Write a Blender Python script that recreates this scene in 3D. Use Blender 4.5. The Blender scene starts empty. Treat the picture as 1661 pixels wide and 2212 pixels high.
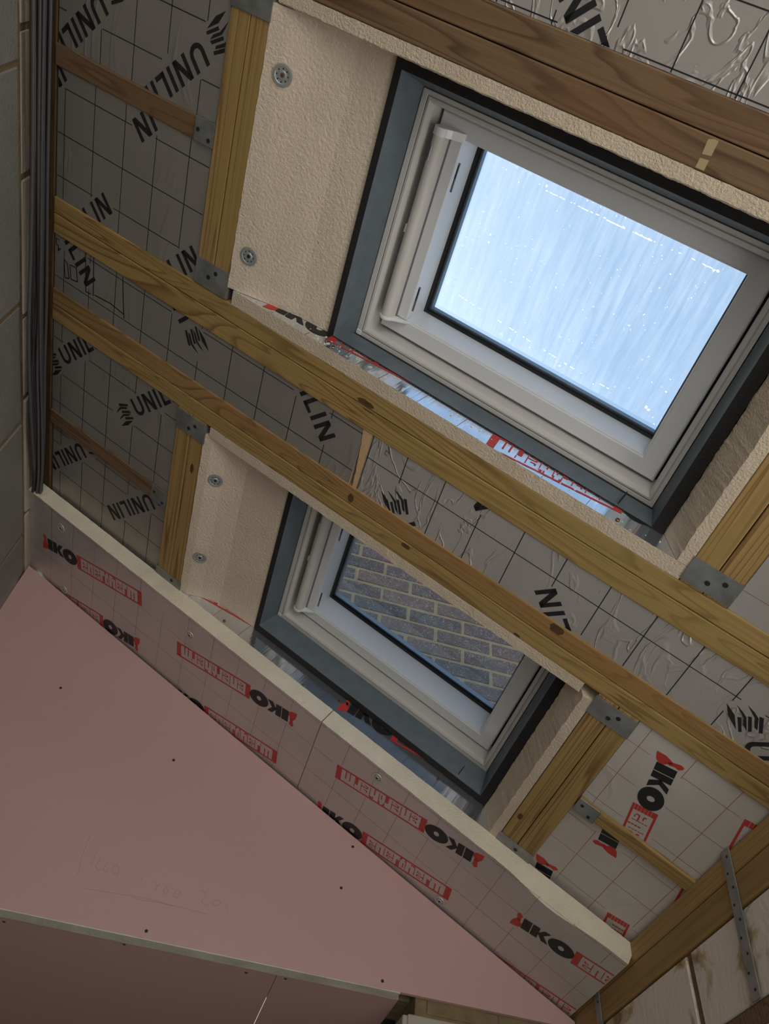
import bpy, bmesh, math, random
from mathutils import Matrix, Vector, noise
random.seed(7)
# ------------------------------------------------------------------ camera, world, lights, exposure
TH = 0.51748983506
CT, ST = math.cos(TH), math.sin(TH)
ZO = 3.4                       # height of the rafter underside where it meets the high wall
T = 0.0522                     # thickness of the board strip under the rafters
scn = bpy.context.scene
COL = scn.collection
cam_d = bpy.data.cameras.new('camera'); cam = bpy.data.objects.new('camera', cam_d); COL.objects.link(cam)
R = [[0.9599726187, -0.2668068172, 0.0852449048], [0.2617289505, 0.7460881716, -0.6122502730], [0.0997523322, 0.6100545571, 0.7860552841]]
cam.matrix_world = Matrix(((R[0][0], -R[1][0], -R[2][0], 0.8716964573), (R[0][1], -R[1][1], -R[2][1], -0.7711268356),
                           (R[0][2], -R[1][2], -R[2][2], -2.0085113118 + ZO), (0, 0, 0, 1)))
cam_d.sensor_fit = 'HORIZONTAL'; cam_d.sensor_width = 36.0; cam_d.lens = 1735.078 / 1661 * 36.0
cam_d.clip_start = 0.02; scn.camera = cam

scn.view_settings.view_transform = 'Standard'; scn.view_settings.look = 'None'
scn.view_settings.gamma = 1.0; scn.view_settings.use_curve_mapping = False
scn.view_settings.exposure = 0.0

world = bpy.data.worlds.new('world'); scn.world = world; world.use_nodes = True
wn = world.node_tree; wn.nodes.clear()
wo = wn.nodes.new('ShaderNodeOutputWorld'); wb = wn.nodes.new('ShaderNodeBackground')
sky = wn.nodes.new('ShaderNodeTexSky'); sky.sky_type = 'NISHITA'; sky.sun_disc = False
sky.sun_elevation = math.radians(52); sky.sun_rotation = math.radians(-42)
sky.air_density = 1.0; sky.dust_density = 2.2; sky.ozone_density = 1.0
wb.inputs['Strength'].default_value = 0.275
mx = wn.nodes.new('ShaderNodeMix'); mx.data_type = 'RGBA'; mx.inputs[0].default_value = .14; mx.inputs[7].default_value = (1.3, 2.1, 3.3, 1)
wn.links.new(sky.outputs[0], mx.inputs[6]); tm = wn.nodes.new('ShaderNodeMix'); tm.data_type = 'RGBA'; tm.blend_type = 'MULTIPLY'; tm.inputs[0].default_value = 1.0; tm.inputs[7].default_value = (.97, 1.07, 1.0, 1)
wn.links.new(mx.outputs[2], tm.inputs[6]); wn.links.new(tm.outputs[2], wb.inputs[0]); wn.links.new(wb.outputs[0], wo.inputs[0])

def area(name, loc, direction, sx, sy, power, color):
    l = bpy.data.lights.new(name, 'AREA'); l.shape = 'RECTANGLE'; l.size = sx; l.size_y = sy
    l.energy = power; l.color = color
    o = bpy.data.objects.new(name, l); COL.objects.link(o); o.location = loc
    o.rotation_euler = Vector(direction).to_track_quat('-Z', 'Y').to_euler(); return o
# daylight coming in through the door opening at the far end and the side window, plus an added fill lamp
area('door_daylight', (1.22, -3.55, 1.15), (0.1, 1, 0.35), 1.15, 2.0, 40, (1.0, 0.95, 0.88))
area('high_wall_fill', (0.06, -2.35, 1.05), (1, .45, 0.42), 1.2, 1.9, 20, (1.0, 0.95, 0.88))  # added fill lamp to lift the eaves wall; no doorway behind it
area('side_window_daylight', (1.97, -0.75, 1.40), (-1, 0.1, 0.15), 2.1, 1.0, 9, (0.96, 0.98, 1.0))
sun_d = bpy.data.lights.new('sun', 'SUN'); sun_d.energy = 28.0; sun_d.angle = math.radians(.6); sun_d.color = (1.0, .93, .84)
sun = bpy.data.objects.new('sun', sun_d); COL.objects.link(sun); sun.location = (0, 3, 8)
sun.rotation_euler = Vector((.06, -math.cos(math.radians(50)), -math.sin(math.radians(50)))).to_track_quat('-Z', 'Y').to_euler()

# ------------------------------------------------------------------ helpers
def P(u, y, w): return Vector((u * CT + w * ST, y, ZO - u * ST + w * CT))
RM = Matrix.Rotation(TH, 4, 'Y')
def frame(u, y, w): return Matrix.Translation(P(u, y, w)) @ RM
def tag(o, label=None, cat=None, group=None, kind=None):
    if label: o['label'] = label
    if cat: o['category'] = cat
    if group: o['group'] = group
    if kind: o['kind'] = kind
    return o
class MB:
    def __init__(s): s.v = []; s.f = []; s.m = []
    def add(s, vs, fs, m=0):
        b = len(s.v); s.v += [tuple(v) for v in vs]
        for f in fs: s.f.append([b + i for i in f]); s.m.append(m)
    def box(s, x0, x1, y0, y1, z0, z1, m=0, mats=None):
        vs = [(x, y, z) for x in (x0, x1) for y in (y0, y1) for z in (z0, z1)]
        fs = [(0, 1, 3, 2), (4, 6, 7, 5), (0, 4, 5, 1), (2, 3, 7, 6), (0, 2, 6, 4), (1, 5, 7, 3)]  # -x +x -y +y -z +z
        b = len(s.v); s.v += vs
        for i, f in enumerate(fs):
            s.f.append([b + k for k in f]); s.m.append(mats[i] if mats else m)
    def prism(s, poly, a0, a1, axis='y', m=0):
        n = len(poly); vs = []
        for a in (a0, a1):
            for p in poly:
                vs.append((p[0], a, p[1]) if axis == 'y' else ((a, p[0], p[1]) if axis == 'x' else (p[0], p[1], a)))
        s.add(vs, [list(range(n)), list(range(2 * n - 1, n - 1, -1))] + [(i, i + n, (i + 1) % n + n, (i + 1) % n) for i in range(n)], m)
    def rings(s, loops, mats=None, m=0):
        # loops: (u0,u1,y0,y1,w) rectangles joined into a closed frame section
        n = len(loops); vs = []
        for (a, b, c, d, w) in loops: vs += [(a, c, w), (b, c, w), (b, d, w), (a, d, w)]
        base = len(s.v); s.v += vs
        for i in range(n):
            j = (i + 1) % n
            for k in range(4):
                l = (k + 1) % 4
                s.f.append([base + 4 * i + k, base + 4 * i + l, base + 4 * j + l, base + 4 * j + k]); s.m.append(mats[i] if mats else m)
    def cyl(s, c, r, h, n=20, axis='z', m=0, r2=None):
        r2 = r if r2 is None else r2; vs = []
        for k, (rr, hh) in enumerate(((r, 0), (r2, h))):
            for i in range(n):
                a = 2 * math.pi * i / n; x, y = rr * math.cos(a), rr * math.sin(a)
                vs.append({'z': (c[0] + x, c[1] + y, c[2] + hh), 'y': (c[0] + x, c[1] + hh, c[2] + y), 'x': (c[0] + hh, c[1] + x, c[2] + y)}[axis])
        s.add(vs, [list(range(n)), list(range(2 * n - 1, n - 1, -1))] + [(i, i + n, (i + 1) % n + n, (i + 1) % n) for i in range(n)], m)
    def build(s, name, mats, mat=None, parent=None, bevel=0, seg=2, smooth=False):
        me = bpy.data.meshes.new(name); me.from_pydata(s.v, [], s.f); 
        for m in mats: me.materials.append(m)
        for p, mi in zip(me.polygons, s.m): p.material_index = mi; p.use_smooth = smooth
        bm = bmesh.new(); bm.from_mesh(me); bmesh.ops.recalc_face_normals(bm, faces=bm.faces); bm.to_mesh(me); bm.free()
        o = bpy.data.objects.new(name, me); COL.objects.link(o)
        if parent: o.parent = parent
        if mat is not None: o.matrix_world = mat if not parent else mat
        if bevel:
            b = o.modifiers.new('bevel', 'BEVEL'); b.width = bevel; b.segments = seg; b.limit_method = 'ANGLE'; b.angle_limit = math.radians(40)
        return o
def empty(name, mat):
    o = bpy.data.objects.new(name, None); COL.objects.link(o); o.empty_display_size = 0.05; o.matrix_world = mat; return o

# ------------------------------------------------------------------ materials
class NT:
    def __init__(s, name):
        s.mat = bpy.data.materials.new(name); s.mat.use_nodes = True; s.t = s.mat.node_tree; s.t.nodes.clear()
        s.out = s.n('ShaderNodeOutputMaterial')
    def n(s, typ, **kw):
        x = s.t.nodes.new(typ)
        for k, v in kw.items():
            if k in x.inputs.keys(): x.inputs[k].default_value = v
            else: setattr(x, k, v)
        return x
    def l(s, a, b): s.t.links.new(a, b)
    def bsdf(s, **kw):
        b = s.n('ShaderNodeBsdfPrincipled'); s.l(b.outputs[0], s.out.inputs[0])
        for k, v in kw.items(): b.inputs[k.replace('_', ' ')].default_value = v
        return b
    def coords(s, scale=(1, 1, 1), rand=True):
        tc = s.n('ShaderNodeTexCoord'); mp = s.n('ShaderNodeMapping'); mp.inputs['Scale'].default_value = scale
        if rand:
            oi = s.n('ShaderNodeObjectInfo'); ml = s.n('ShaderNodeVectorMath', operation='SCALE'); ml.inputs[0].default_value = (13.1, 7.7, 5.3)
            s.l(oi.outputs['Random'], ml.inputs['Scale']); ad = s.n('ShaderNodeVectorMath', operation='ADD')
            s.l(tc.outputs['Object'], ad.inputs[0]); s.l(ml.outputs[0], ad.inputs[1]); s.l(ad.outputs[0], mp.inputs[0])
        else: s.l(tc.outputs['Object'], mp.inputs[0])
        return mp.outputs[0]
    def noise(s, vec, scale, detail=3, rough=.5, dist=0):
        x = s.n('ShaderNodeTexNoise'); x.inputs['Scale'].default_value = scale; x.inputs['Detail'].default_value = detail
        x.inputs['Roughness'].default_value = rough; x.inputs['Distortion'].default_value = dist; s.l(vec, x.inputs['Vector']); return x.outputs['Fac']
    def ramp(s, fac, stops):
        r = s.n('ShaderNodeValToRGB'); e = r.color_ramp.elements
        while len(e) < len(stops): e.new(.5)
        for i, (p, c) in enumerate(stops): e[i].position = p; e[i].color = (*c, 1) if len(c) == 3 else c
        s.l(fac, r.inputs[0]); return r.outputs[0]
    def mix(s, f, a, b, mode='MIX'):
        m = s.n('ShaderNodeMix', data_type='RGBA', blend_type=mode)
        for sock, v in ((m.inputs[0], f), (m.inputs[6], a), (m.inputs[7], b)):
            if isinstance(v, (int, float)): sock.default_value = v
            elif isinstance(v, tuple): sock.default_value = (*v, 1)
            else: s.l(v, sock)
        return m.outputs[2]
    def bump(s, h, strength, dist, b, prev=None):
        x = s.n('ShaderNodeBump'); x.inputs['Strength'].default_value = strength; x.inputs['Distance'].default_value = dist
        s.l(h, x.inputs['Height'])
        if prev: s.l(prev, x.inputs['Normal'])
        if b: s.l(x.outputs[0], b.inputs['Normal'])
        return x.outputs[0]
def wood(name, light, dark, tint, axis='x', tintamt=.5, sw=1.0, rings=15.0, al=.8):
    t = NT(name); b = t.bsdf(Roughness=.62)
    k_ = 9 * sw; sc = (al, k_, k_) if axis == 'x' else ((k_, al, k_) if axis == 'y' else (k_, k_, al))
    v = t.coords(sc)
    big = t.noise(v, 1.1, 2, .5, .4)
    w = t.n('ShaderNodeMath', operation='MULTIPLY'); w.inputs[1].default_value = rings; t.l(big, w.inputs[0])
    fr = t.n('ShaderNodeMath', operation='FRACT'); t.l(w.outputs[0], fr.inputs[0])
    ring = t.ramp(fr.outputs[0], [(0, (.05, .05, .05)), (.55, (.12, .12, .12)), (.88, (1, 1, 1)), (.97, (.1, .1, .1))])
    v2 = t.coords(tuple(1.0 if k == al else k * 9 for k in sc)); fine = t.noise(v2, 2.2, 4, .6)
    c = t.mix(ring, light, dark)
    c = t.mix(t.ramp(fine, [(.35, (0, 0, 0)), (.75, (.55, .55, .55))]), c, dark)
    v3 = t.coords((1.6, 1.6, 1.6)); pt = t.noise(v3, 1.7, 3)
    tf = t.ramp(pt, [(.42, (0, 0, 0)), (.62, (tintamt,) * 3)])
    c = t.mix(tf, c, tint)
    t.l(c, b.inputs['Base Color'])
    t.bump(fine, .25, .002, b)
    return t.mat
G_L, G_D = (.43, .285, .105), (.185, .100, .030)
WOOD = wood('treated_pine', G_L, G_D, (.33, .245, .08), rings=19.0)
WOODR = wood('treated_pine_reddish', (.37, .225, .085), (.17, .09, .03), (.32, .175, .06), rings=22.0)
WOODB = wood('brown_pine', (.215, .135, .068), (.095, .052, .024), (.19, .095, .042))
WOODY = wood('treated_pine_cross', G_L, G_D, (.34, .24, .08), 'y', sw=2.4, rings=9.0, al=.35)
def simple(name, col, rough=.6, metal=0, bs=0, bd=.002, bscale=60, var=None, vs=8):
    t = NT(name); b = t.bsdf(Roughness=rough, Metallic=metal); b.inputs['Base Color'].default_value = (*col, 1)
    if bs or var: v = t.coords()
    if var:
        f = t.noise(v, vs, 4, .6); t.l(t.mix(t.ramp(f, [(.35, (0, 0, 0)), (.7, (1, 1, 1))]), col, var), b.inputs['Base Color'])
    if bs: t.bump(t.noise(v, bscale, 4, .6), bs, bd, b)
    return t.mat
def foil(name, col, metal, rough, wr=.5, wscale=7, fine=.2, col2=None, dist=.004, mk=(.47, .6)):
    t = NT(name); b = t.bsdf(Roughness=rough, Metallic=metal); v = t.coords()
    f = t.noise(v, 5, 3)
    t.l(t.mix(t.ramp(f, [(.35, (0, 0, 0)), (.65, (1, 1, 1))]), col, col2 or tuple(k * .92 for k in col)), b.inputs['Base Color'])
    # sparse creases: thin ridges where two warped noises meet
    vo = t.coords((1.0, 0.45, 1.0)); n1 = t.noise(vo, wscale, 3, .5, 1.2)
    a = t.n('ShaderNodeMath', operation='SUBTRACT'); a.inputs[1].default_value = .5; t.l(n1, a.inputs[0])
    ab = t.n('ShaderNodeMath', operation='ABSOLUTE'); t.l(a.outputs[0], ab.inputs[0])
    ridge = t.ramp(ab.outputs[0], [(0, (1, 1, 1)), (.035, (0, 0, 0))])
    n2 = t.noise(v, 3.3, 2); mask = t.ramp(n2, [(mk[0], (0, 0, 0)), (mk[1], (1, 1, 1))])
    h = t.mix(1.0, ridge, mask, 'MULTIPLY')
    p = t.bump(h, wr, dist, None)
    t.bump(t.noise(v, 38, 3), fine, .0015, b, p)
    return t.mat
F_UNI = foil('grey_foil_facing', (.36, .345, .315), .50, .42, .25, 5, .1)
F_UNIW = foil('grey_foil_facing_creased', (.47, .45, .43), .34, .36, .8, 15, .35, dist=.0024, mk=(.36, .50))
F_IKO = foil('silver_foil_facing', (.60, .575, .56), .55, .40, .12, 4, .08)
F_IKOD = foil('dusty_silver_foil', (.60, .565, .53), .15, .55, .3, 3, .12, (.54, .50, .46))
F_REV = foil('bright_foil_facing', (.86, .92, 1.0), .93, .13, .06, 6, .03, dist=.001)
FOAM = simple('yellow_foam_core', (.66, .56, .43), .95, 0, .9, .004, 210, (.60, .50, .375), 14)
FOAMF = simple('foam_face', (.68, .575, .455), .95, 0, .9, .004, 150, (.62, .52, .41), 6)
FOAMP = simple('pale_foam_edge', (.76, .70, .56), .95, 0, .9, .004, 190, (.68, .62, .49), 12)
TAN = simple('tan_expanding_foam', (.55, .36, .20), .8, 0, .5, .003, 60)
COLLAR = simple('dark_foam_collar', (.115, .145, .170), .55, 0, .5, .0012, 420, (.09, .115, .135), 30)
BLACKF = simple('black_felt_edge', (.014, .013, .012), .95, 0, .8, .003, 160)
WHITE = simple('white_painted_frame', (.56, .545, .52), .42, 0, .06, .001, 260)
WHITEG = simple('white_sash_paint', (.70, .715, .73), .28)
GASK = simple('black_gasket', (.012, .013, .018), .45)
SPACER = simple('grey_spacer', (.22, .23, .26), .4, .6)
GALV = simple('galvanised_steel', (.33, .35, .35), .45, .55, .15, .001, 50, (.20, .21, .20), 20)
GALVD = simple('nail_head_dark', (.05, .05, .048), .5, .7)
SCREW = simple('brass_screw', (.45, .25, .12), .35, .9)
INK = simple('black_print', (.014, .014, .016), .5)
INKG = simple('grey_print', (.06, .06, .06), .6)
RED = simple('red_print', (.50, .04, .035), .5)
REDL = simple('red_line_print', (.26, .045, .04), .55)
PENCIL = simple('pencil_mark', (.25, .17, .16), .8)
CABLE = simple('grey_cable_sheath', (.075, .073, .078), .45, 0)
CABLE2 = simple('dark_cable_sheath', (.032, .032, .036), .45, 0)
PINK = simple('pink_plasterboard_paper', (.53, .335, .32), .85, 0, .12, .001, 300, (.50, .325, .30), 3)
GYP = simple('gypsum_edge', (.62, .60, .50), .9, 0, .6, .003, 120, (.46, .43, .34), 9)
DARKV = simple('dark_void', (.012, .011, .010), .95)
KNOTM = simple('knot_wood', (.075, .037, .014), .6, 0, .3, .002, 80, (.12, .06, .02), 40)
TAPE = simple('old_tape_residue', (.42, .33, .18), .6)
def brick(name, col, col2, spot):
    t = NT(name); b = t.bsdf(Roughness=.92); v = t.coords((1, 1, 1), False)
    c = t.mix(t.ramp(t.noise(v, 18, 5, .65), [(.35, (0, 0, 0)), (.68, (1, 1, 1))]), col, col2)
    sp = t.noise(v, 150, 3, .7); bl = t.noise(v, 30, 3, .6)
    m = t.mix(1.0, t.ramp(sp, [(.51, (0, 0, 0)), (.64, (.9, .9, .9))]), t.ramp(bl, [(.40, (.15, .15, .15)), (.56, (1, 1, 1))]), 'MULTIPLY')
    t.l(t.mix(m, c, spot), b.inputs['Base Color']); t.bump(t.noise(v, 90, 4, .6), .9, .004, b); return t.mat
BRK = [brick('dark_brick_a', (.110, .072, .066), (.165, .105, .090), (.46, .38, .34)), brick('dark_brick_b', (.150, .088, .072), (.21, .125, .10), (.50, .40, .34)), brick('dark_brick_c', (.078, .060, .058), (.12, .085, .078), (.42, .36, .33))]
MORT = simple('sandy_mortar', (.50, .345, .185), .95, 0, .8, .004, 120, (.38, .26, .14), 30)
BLOCK = simple('grey_block', (.20, .195, .175), .95, 0, .7, .004, 110, (.25, .24, .215), 4)
BLOCKC = simple('pale_block', (.42, .385, .315), .95, 0, .6, .004, 90, (.36, .32, .25), 6)
MORTB = simple('brown_mortar', (.17, .115, .055), .95, 0, .9, .006, 50, (.24, .19, .11), 14)
PATCH = simple('pale_render_with_stains', (.55, .50, .45), .92, 0, .6, .004, 40, (.50, .44, .38), 5)
def stained(name):
    t = NT(name); b = t.bsdf(Roughness=.93); v = t.coords((1, 1, 1), False)
    f = t.noise(v, 7.5, 6, .62, .6)
    c = t.ramp(f, [(.0, (.78, .71, .65)), (.53, (.74, .67, .60)), (.59, (.50, .40, .24)), (.67, (.26, .17, .08)), (.80, (.33, .25, .14))])
    t.l(c, b.inputs['Base Color']); t.bump(f, .5, .006, b, t.bump(t.noise(v, 80, 4), .5, .003, None)); return t.mat
STAIN = stained('limewashed_block')
CONC = simple('concrete_floor', (.50, .47, .42), .9, 0, .3, .003, 20, (.42, .39, .35), 2)
DECKM = simple('roof_deck_board', (.22, .16, .09), .9)
def glass_mat():
    t = NT('dusty_glass'); tr = t.n('ShaderNodeBsdfTransparent'); tr.inputs[0].default_value = (.93, .96, .97, 1)
    gl = t.n('ShaderNodeBsdfGlossy'); gl.inputs['Roughness'].default_value = .02
    fr = t.n('ShaderNodeFresnel'); fr.inputs[0].default_value = 1.3
    m1 = t.n('ShaderNodeMixShader'); t.l(fr.outputs[0], m1.inputs[0]); t.l(tr.outputs[0], m1.inputs[1]); t.l(gl.outputs[0], m1.inputs[2])
    # wiped dust: faint streaks and specks scattering the light
    v = t.coords((9, .7, 1), False); st = t.noise(v, 9, 5, .7, .25)
    v2 = t.coords((1, 1, 1), False); sp = t.noise(v2, 160, 2, .5); big = t.noise(v2, 4, 2)
    s1 = t.ramp(st, [(.35, (.012, .012, .012)), (.8, (.062, .062, .062))]); s2 = t.ramp(sp, [(.70, (0, 0, 0)), (.78, (.16, .16, .16))])
    s = t.mix(1.0, s1, s2, 'ADD'); s = t.mix(1.0, s, t.ramp(big, [(.3, (.5, .5, .5)), (.7, (1.2, 1.2, 1.2))]), 'MULTIPLY')
    df = t.n('ShaderNodeBsdfTranslucent'); df.inputs[0].default_value = (.95, .97, 1, 1)
    m2 = t.n('ShaderNodeMixShader'); t.l(s, m2.inputs[0]); t.l(m1.outputs[0], m2.inputs[1]); t.l(df.outputs[0], m2.inputs[2]); t.l(m2.outputs[0], t.out.inputs[0])
    return t.mat
GLASS = glass_mat()
SMEAR = NT('dried_white_smear'); _m = SMEAR; _a = _m.n('ShaderNodeBsdfTranslucent'); _a.inputs[0].default_value = (.95, .95, .95, 1); _t = _m.n('ShaderNodeBsdfTransparent'); _x2 = _m.n('ShaderNodeMixShader'); _x2.inputs[0].default_value = .55
_m.l(_t.outputs[0], _x2.inputs[1]); _m.l(_a.outputs[0], _x2.inputs[2]); _m.l(_x2.outputs[0], _m.out.inputs[0]); SMEAR = _m.mat

# ------------------------------------------------------------------ printing on boards (2D artwork clipped to the board face)
S2 = 2 ** -.5
def quad_line(p, q, wd):
    dx, dy = q[0] - p[0], q[1] - p[1]; L = math.hypot(dx, dy) or 1; nx, ny = -dy / L * wd / 2, dx / L * wd / 2
    return [(p[0] + nx, p[1] + ny), (q[0] + nx, q[1] + ny), (q[0] - nx, q[1] - ny), (p[0] - nx, p[1] - ny)]
def polyline(pts, wd): return [quad_line(pts[i], pts[i + 1], wd) for i in range(len(pts) - 1)]
LOGO = [[(-.0531, .0531), (-.0185, .0418), (-.0203, .0355), (-.0568, .0461)],
        [(-.0524, .0437), (-.0264, .0347), (-.0317, .0307), (-.0539, .0368), (-.0824, .0317), (-.0662, .0399)],
        [(-.0555, .0323), (-.0229, .0236), (-.0223, .0167), (-.0574, .026)],
        [(-.0552, .0225), (-.0239, .0147), (-.0367, .0118), (-.0538, .0165), (-.0829, .0121), (-.069, .0185)],
        [(-.0545, .013), (-.0215, .0049), (-.0221, -.001), (-.0557, .0064)],
        [(-.0589, .0025), (-.0267, -.0041), (-.0588, -.0103), (-.0863, -.0049)]]
def unilin_polys():
    H, s = .05, .0098; out = []; x = 0
    for ch in 'UNILIN':
        if ch == 'U':
            W = .041; r = W / 2; out.append([(x, r), (x, H), (x + s, H), (x + s, r)]); out.append([(x + W - s, r), (x + W - s, H), (x + W, H), (x + W, r)])
            n = 12
            for i in range(n):
                a, b = math.pi * (1 + i / n), math.pi * (1 + (i + 1) / n); cx = x + r
                out.append([(cx + r * math.cos(a), r + r * math.sin(a)), (cx + r * math.cos(b), r + r * math.sin(b)),
                            (cx + (r - s) * math.cos(b), r + (r - s) * math.sin(b)), (cx + (r - s) * math.cos(a), r + (r - s) * math.sin(a))])
            x += W + .011
        elif ch == 'N':
            W = .040; out += [[(x, 0), (x, H), (x + s, H), (x + s, 0)], [(x + W - s, 0), (x + W - s, H), (x + W, H), (x + W, 0)], [(x, H), (x + s * 1.25, H), (x + W, 0), (x + W - s * 1.25, 0)]]
            x += W + .011
        elif ch == 'I': out.append([(x, 0), (x, H), (x + s, H), (x + s, 0)]); x += s + .011
        elif ch == 'L': out += [[(x, 0), (x, H), (x + s, H), (x + s, 0)], [(x, 0), (x + .029, 0), (x + .029, s), (x, s)]]; x += .029 + .008
    k = .224 / (x - .011)
    return [[(a * k, b) for a, b in p] for p in out]
UPOLY = unilin_polys()
def word_art(origin, dx, up, logo=True):
    f = lambda p: (origin[0] + dx[0] * p[0] + up[0] * p[1], origin[1] + dx[1] * p[0] + up[1] * p[1])
    return [[f(q) for q in p] for p in UPOLY + (LOGO if logo else [])]
D0 = ((S2, -S2), (-S2, -S2)); D180 = ((-S2, S2), (S2, S2)); DR = ((S2, S2), (S2, -S2)); DL = ((-S2, -S2), (-S2, S2))
def text_mesh(body, offset=0.0):
    c = bpy.data.curves.new('t', 'FONT'); c.body = body; c.size = 1; c.offset = offset; c.resolution_u = 3
    o = bpy.data.objects.new('t', c); me = bpy.data.meshes.new_from_object(o)
    vs = [(v.co.x, v.co.y) for v in me.vertices]; fs = [list(p.vertices) for p in me.polygons]
    bpy.data.objects.remove(o); bpy.data.meshes.remove(me); bpy.data.curves.remove(c)
    xs = [v[0] for v in vs]; ys = [v[1] for v in vs]; x0, x1, y0, y1 = min(xs), max(xs), min(ys), max(ys)
    return [[((vs[i][0] - x0) / (x1 - x0), (vs[i][1] - y0) / (y1 - y0)) for i in f] for f in fs]
def dash(x, y0, y1, wd, n=None):
    """a thin vertical dash broken into short pieces"""
    n = n or max(1, round((y1 - y0) / .16)); h = (y1 - y0) / n
    return [[(x - wd / 2, y0 + i * h + h * .10), (x + wd / 2, y0 + i * h + h * .10), (x + wd / 2, y0 + (i + 1) * h - h * .10), (x - wd / 2, y0 + (i + 1) * h - h * .10)] for i in range(n)]
def hbar(x0, x1, y, h): return [[(x0, y), (x1, y), (x1, y + h), (x0, y + h)]]
LET = []
_x = 0.0
for ch, w_ in zip('enertherm', (1.0, 1.0, 1.0, .75, .65, 1.0, 1.0, .75, 1.5)):
    X = lambda t, x0=_x, w0=w_: x0 + t * w0
    D = .13
    if ch == 'e': LET += hbar(X(.34), X(.70), .58, .06) + dash(X(.34), .58, .76, D, 1) + hbar(X(.34), X(1.0), .36, .07) + dash(X(.34), .20, .42, D, 1) + hbar(X(.42), X(.72), .17, .05)
    if ch == 'n': LET += dash(X(.52), .0, .66, D)
    if ch == 'h': LET += dash(X(.50), .0, .56, D) + dash(X(.62), .76, 1.0, D, 1) + dash(X(.85), .80, 1.0, D * 1.6, 1)
    if ch == 'm': LET += dash(X(.36), .0, .68, D) + dash(X(.68), .0, .68, D)
    if ch == 'r':
        for i in range(4): LET += hbar(X(.50), X(1.0), .02 + i * .145, .115)
    if ch == 't': LET += dash(X(.12), .82, 1.0, D * 1.5, 1) + dash(X(.86), .76, 1.0, D, 1) + dash(X(.60), .16, .58, D * .9)
    _x += w_
    if ch != 'm': LET += dash(_x, .10 if ch != 'r' else .62, .90, .085)
LET = [[(q[0] / _x, q[1]) for q in p] for p in LET]
TROWEL_BLADE = [(-.141, .012), (-.139, .022), (-.146, .030), (-.150, .040), (-.158, .036), (-.166, .022), (-.168, .002), (-.158, .003), (-.147, .006)]
TROWEL_HANDLE = [(-.150, .028), (-.145, .034), (-.147, .045), (-.144, .053), (-.150, .061), (-.156, .062), (-.160, .055), (-.158, .045), (-.156, .036)]
def iko_art(P0, X, U):
    """P0 lower-left corner of the box; X, U unit-length box axes in board coordinates."""
    f = lambda p: (P0[0] + X[0] * p[0] + U[0] * p[1], P0[1] + X[1] * p[0] + U[1] * p[1])
    red, blk, foilp = [], [], []
    W, H = .289, .0555; b = .0052
    for y0 in (0, H - b): red.append([(0, y0), (W, y0), (W, y0 + b), (0, y0 + b)])
    n = 6; dh = (H - 2 * b) / n
    for i in range(n):
        y = b + i * dh
        for x0, x1 in ((0, .0175), (W - .0175, W)):
            red.append([(x0, y + .0009), (x1, y + .0009), (x1, y + dh), (x0, y + dh)])
    for p in LET: red.append([(.0185 + q[0] * (W - .037), b + q[1] * (H - 2 * b)) for q in p])
    sl = .0
    blk.append([(-.140, .010), (-.117, .010), (-.117, .053), (-.140, .053)])
    blk += [[(-.1145, .010), (-.0955, .010), (-.0955, .053), (-.1145, .053)], [(-.0985, .030), (-.083, .053), (-.0665, .053), (-.083, .031)], [(-.0985, .033), (-.083, .033), (-.0645, .010), (-.083, .010)]]
    cx, cy, a_, b_ = -.0335, .029, .0345, .0275
    for i in range(28):
        t0, t1 = 2 * math.pi * i / 28, 2 * math.pi * (i + 1) / 28
        blk.append([(cx + a_ * math.cos(t0), cy + b_ * math.sin(t0)), (cx + a_ * math.cos(t1), cy + b_ * math.sin(t1)),
                    (cx + .008 * math.cos(t1), cy + .0085 * math.sin(t1)), (cx + .008 * math.cos(t0), cy + .0085 * math.sin(t0))])
    red += [TROWEL_BLADE, TROWEL_HANDLE]
    m = lambda L: [[f(q) for q in p] for p in L]
    return m(red), m(foilp), m(blk)
def box_zone(P0, X, U, x0, x1, y0, y1, pad=.012): return (P0, X, U, x0 - pad, x1 + pad, y0 - pad, y1 + pad)
def inzone(p, z):
    P0, X, U, x0, x1, y0, y1 = z; dx, dy = p[0] - P0[0], p[1] - P0[1]
    det = X[0] * U[1] - X[1] * U[0]; a = (dx * U[1] - dy * U[0]) / det; b = (X[0] * dy - X[1] * dx) / det
    return x0 < a < x1 and y0 < b < y1
def grid_lines(rect, xs, ys, wd, zones):
    out = []; a0, a1, b0, b1 = rect; st = .008
    def run(pf, lo, hi):
        cur = None; t = lo
        while t < hi:
            t2 = min(t + st, hi); bad = any(inzone(pf((t + t2) / 2), z) for z in zones)
            if bad:
                if cur is not None: out.append(quad_line(pf(cur), pf(t), wd)); cur = None
            elif cur is None: cur = t
            t = t2
        if cur is not None: out.append(quad_line(pf(cur), pf(hi), wd))
    for x in xs:
        if a0 < x < a1: run(lambda t: (x, t), b0, b1)
    for y in ys:
        if b0 < y < b1: run(lambda t: (t, y), a0, a1)
    return out
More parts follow.
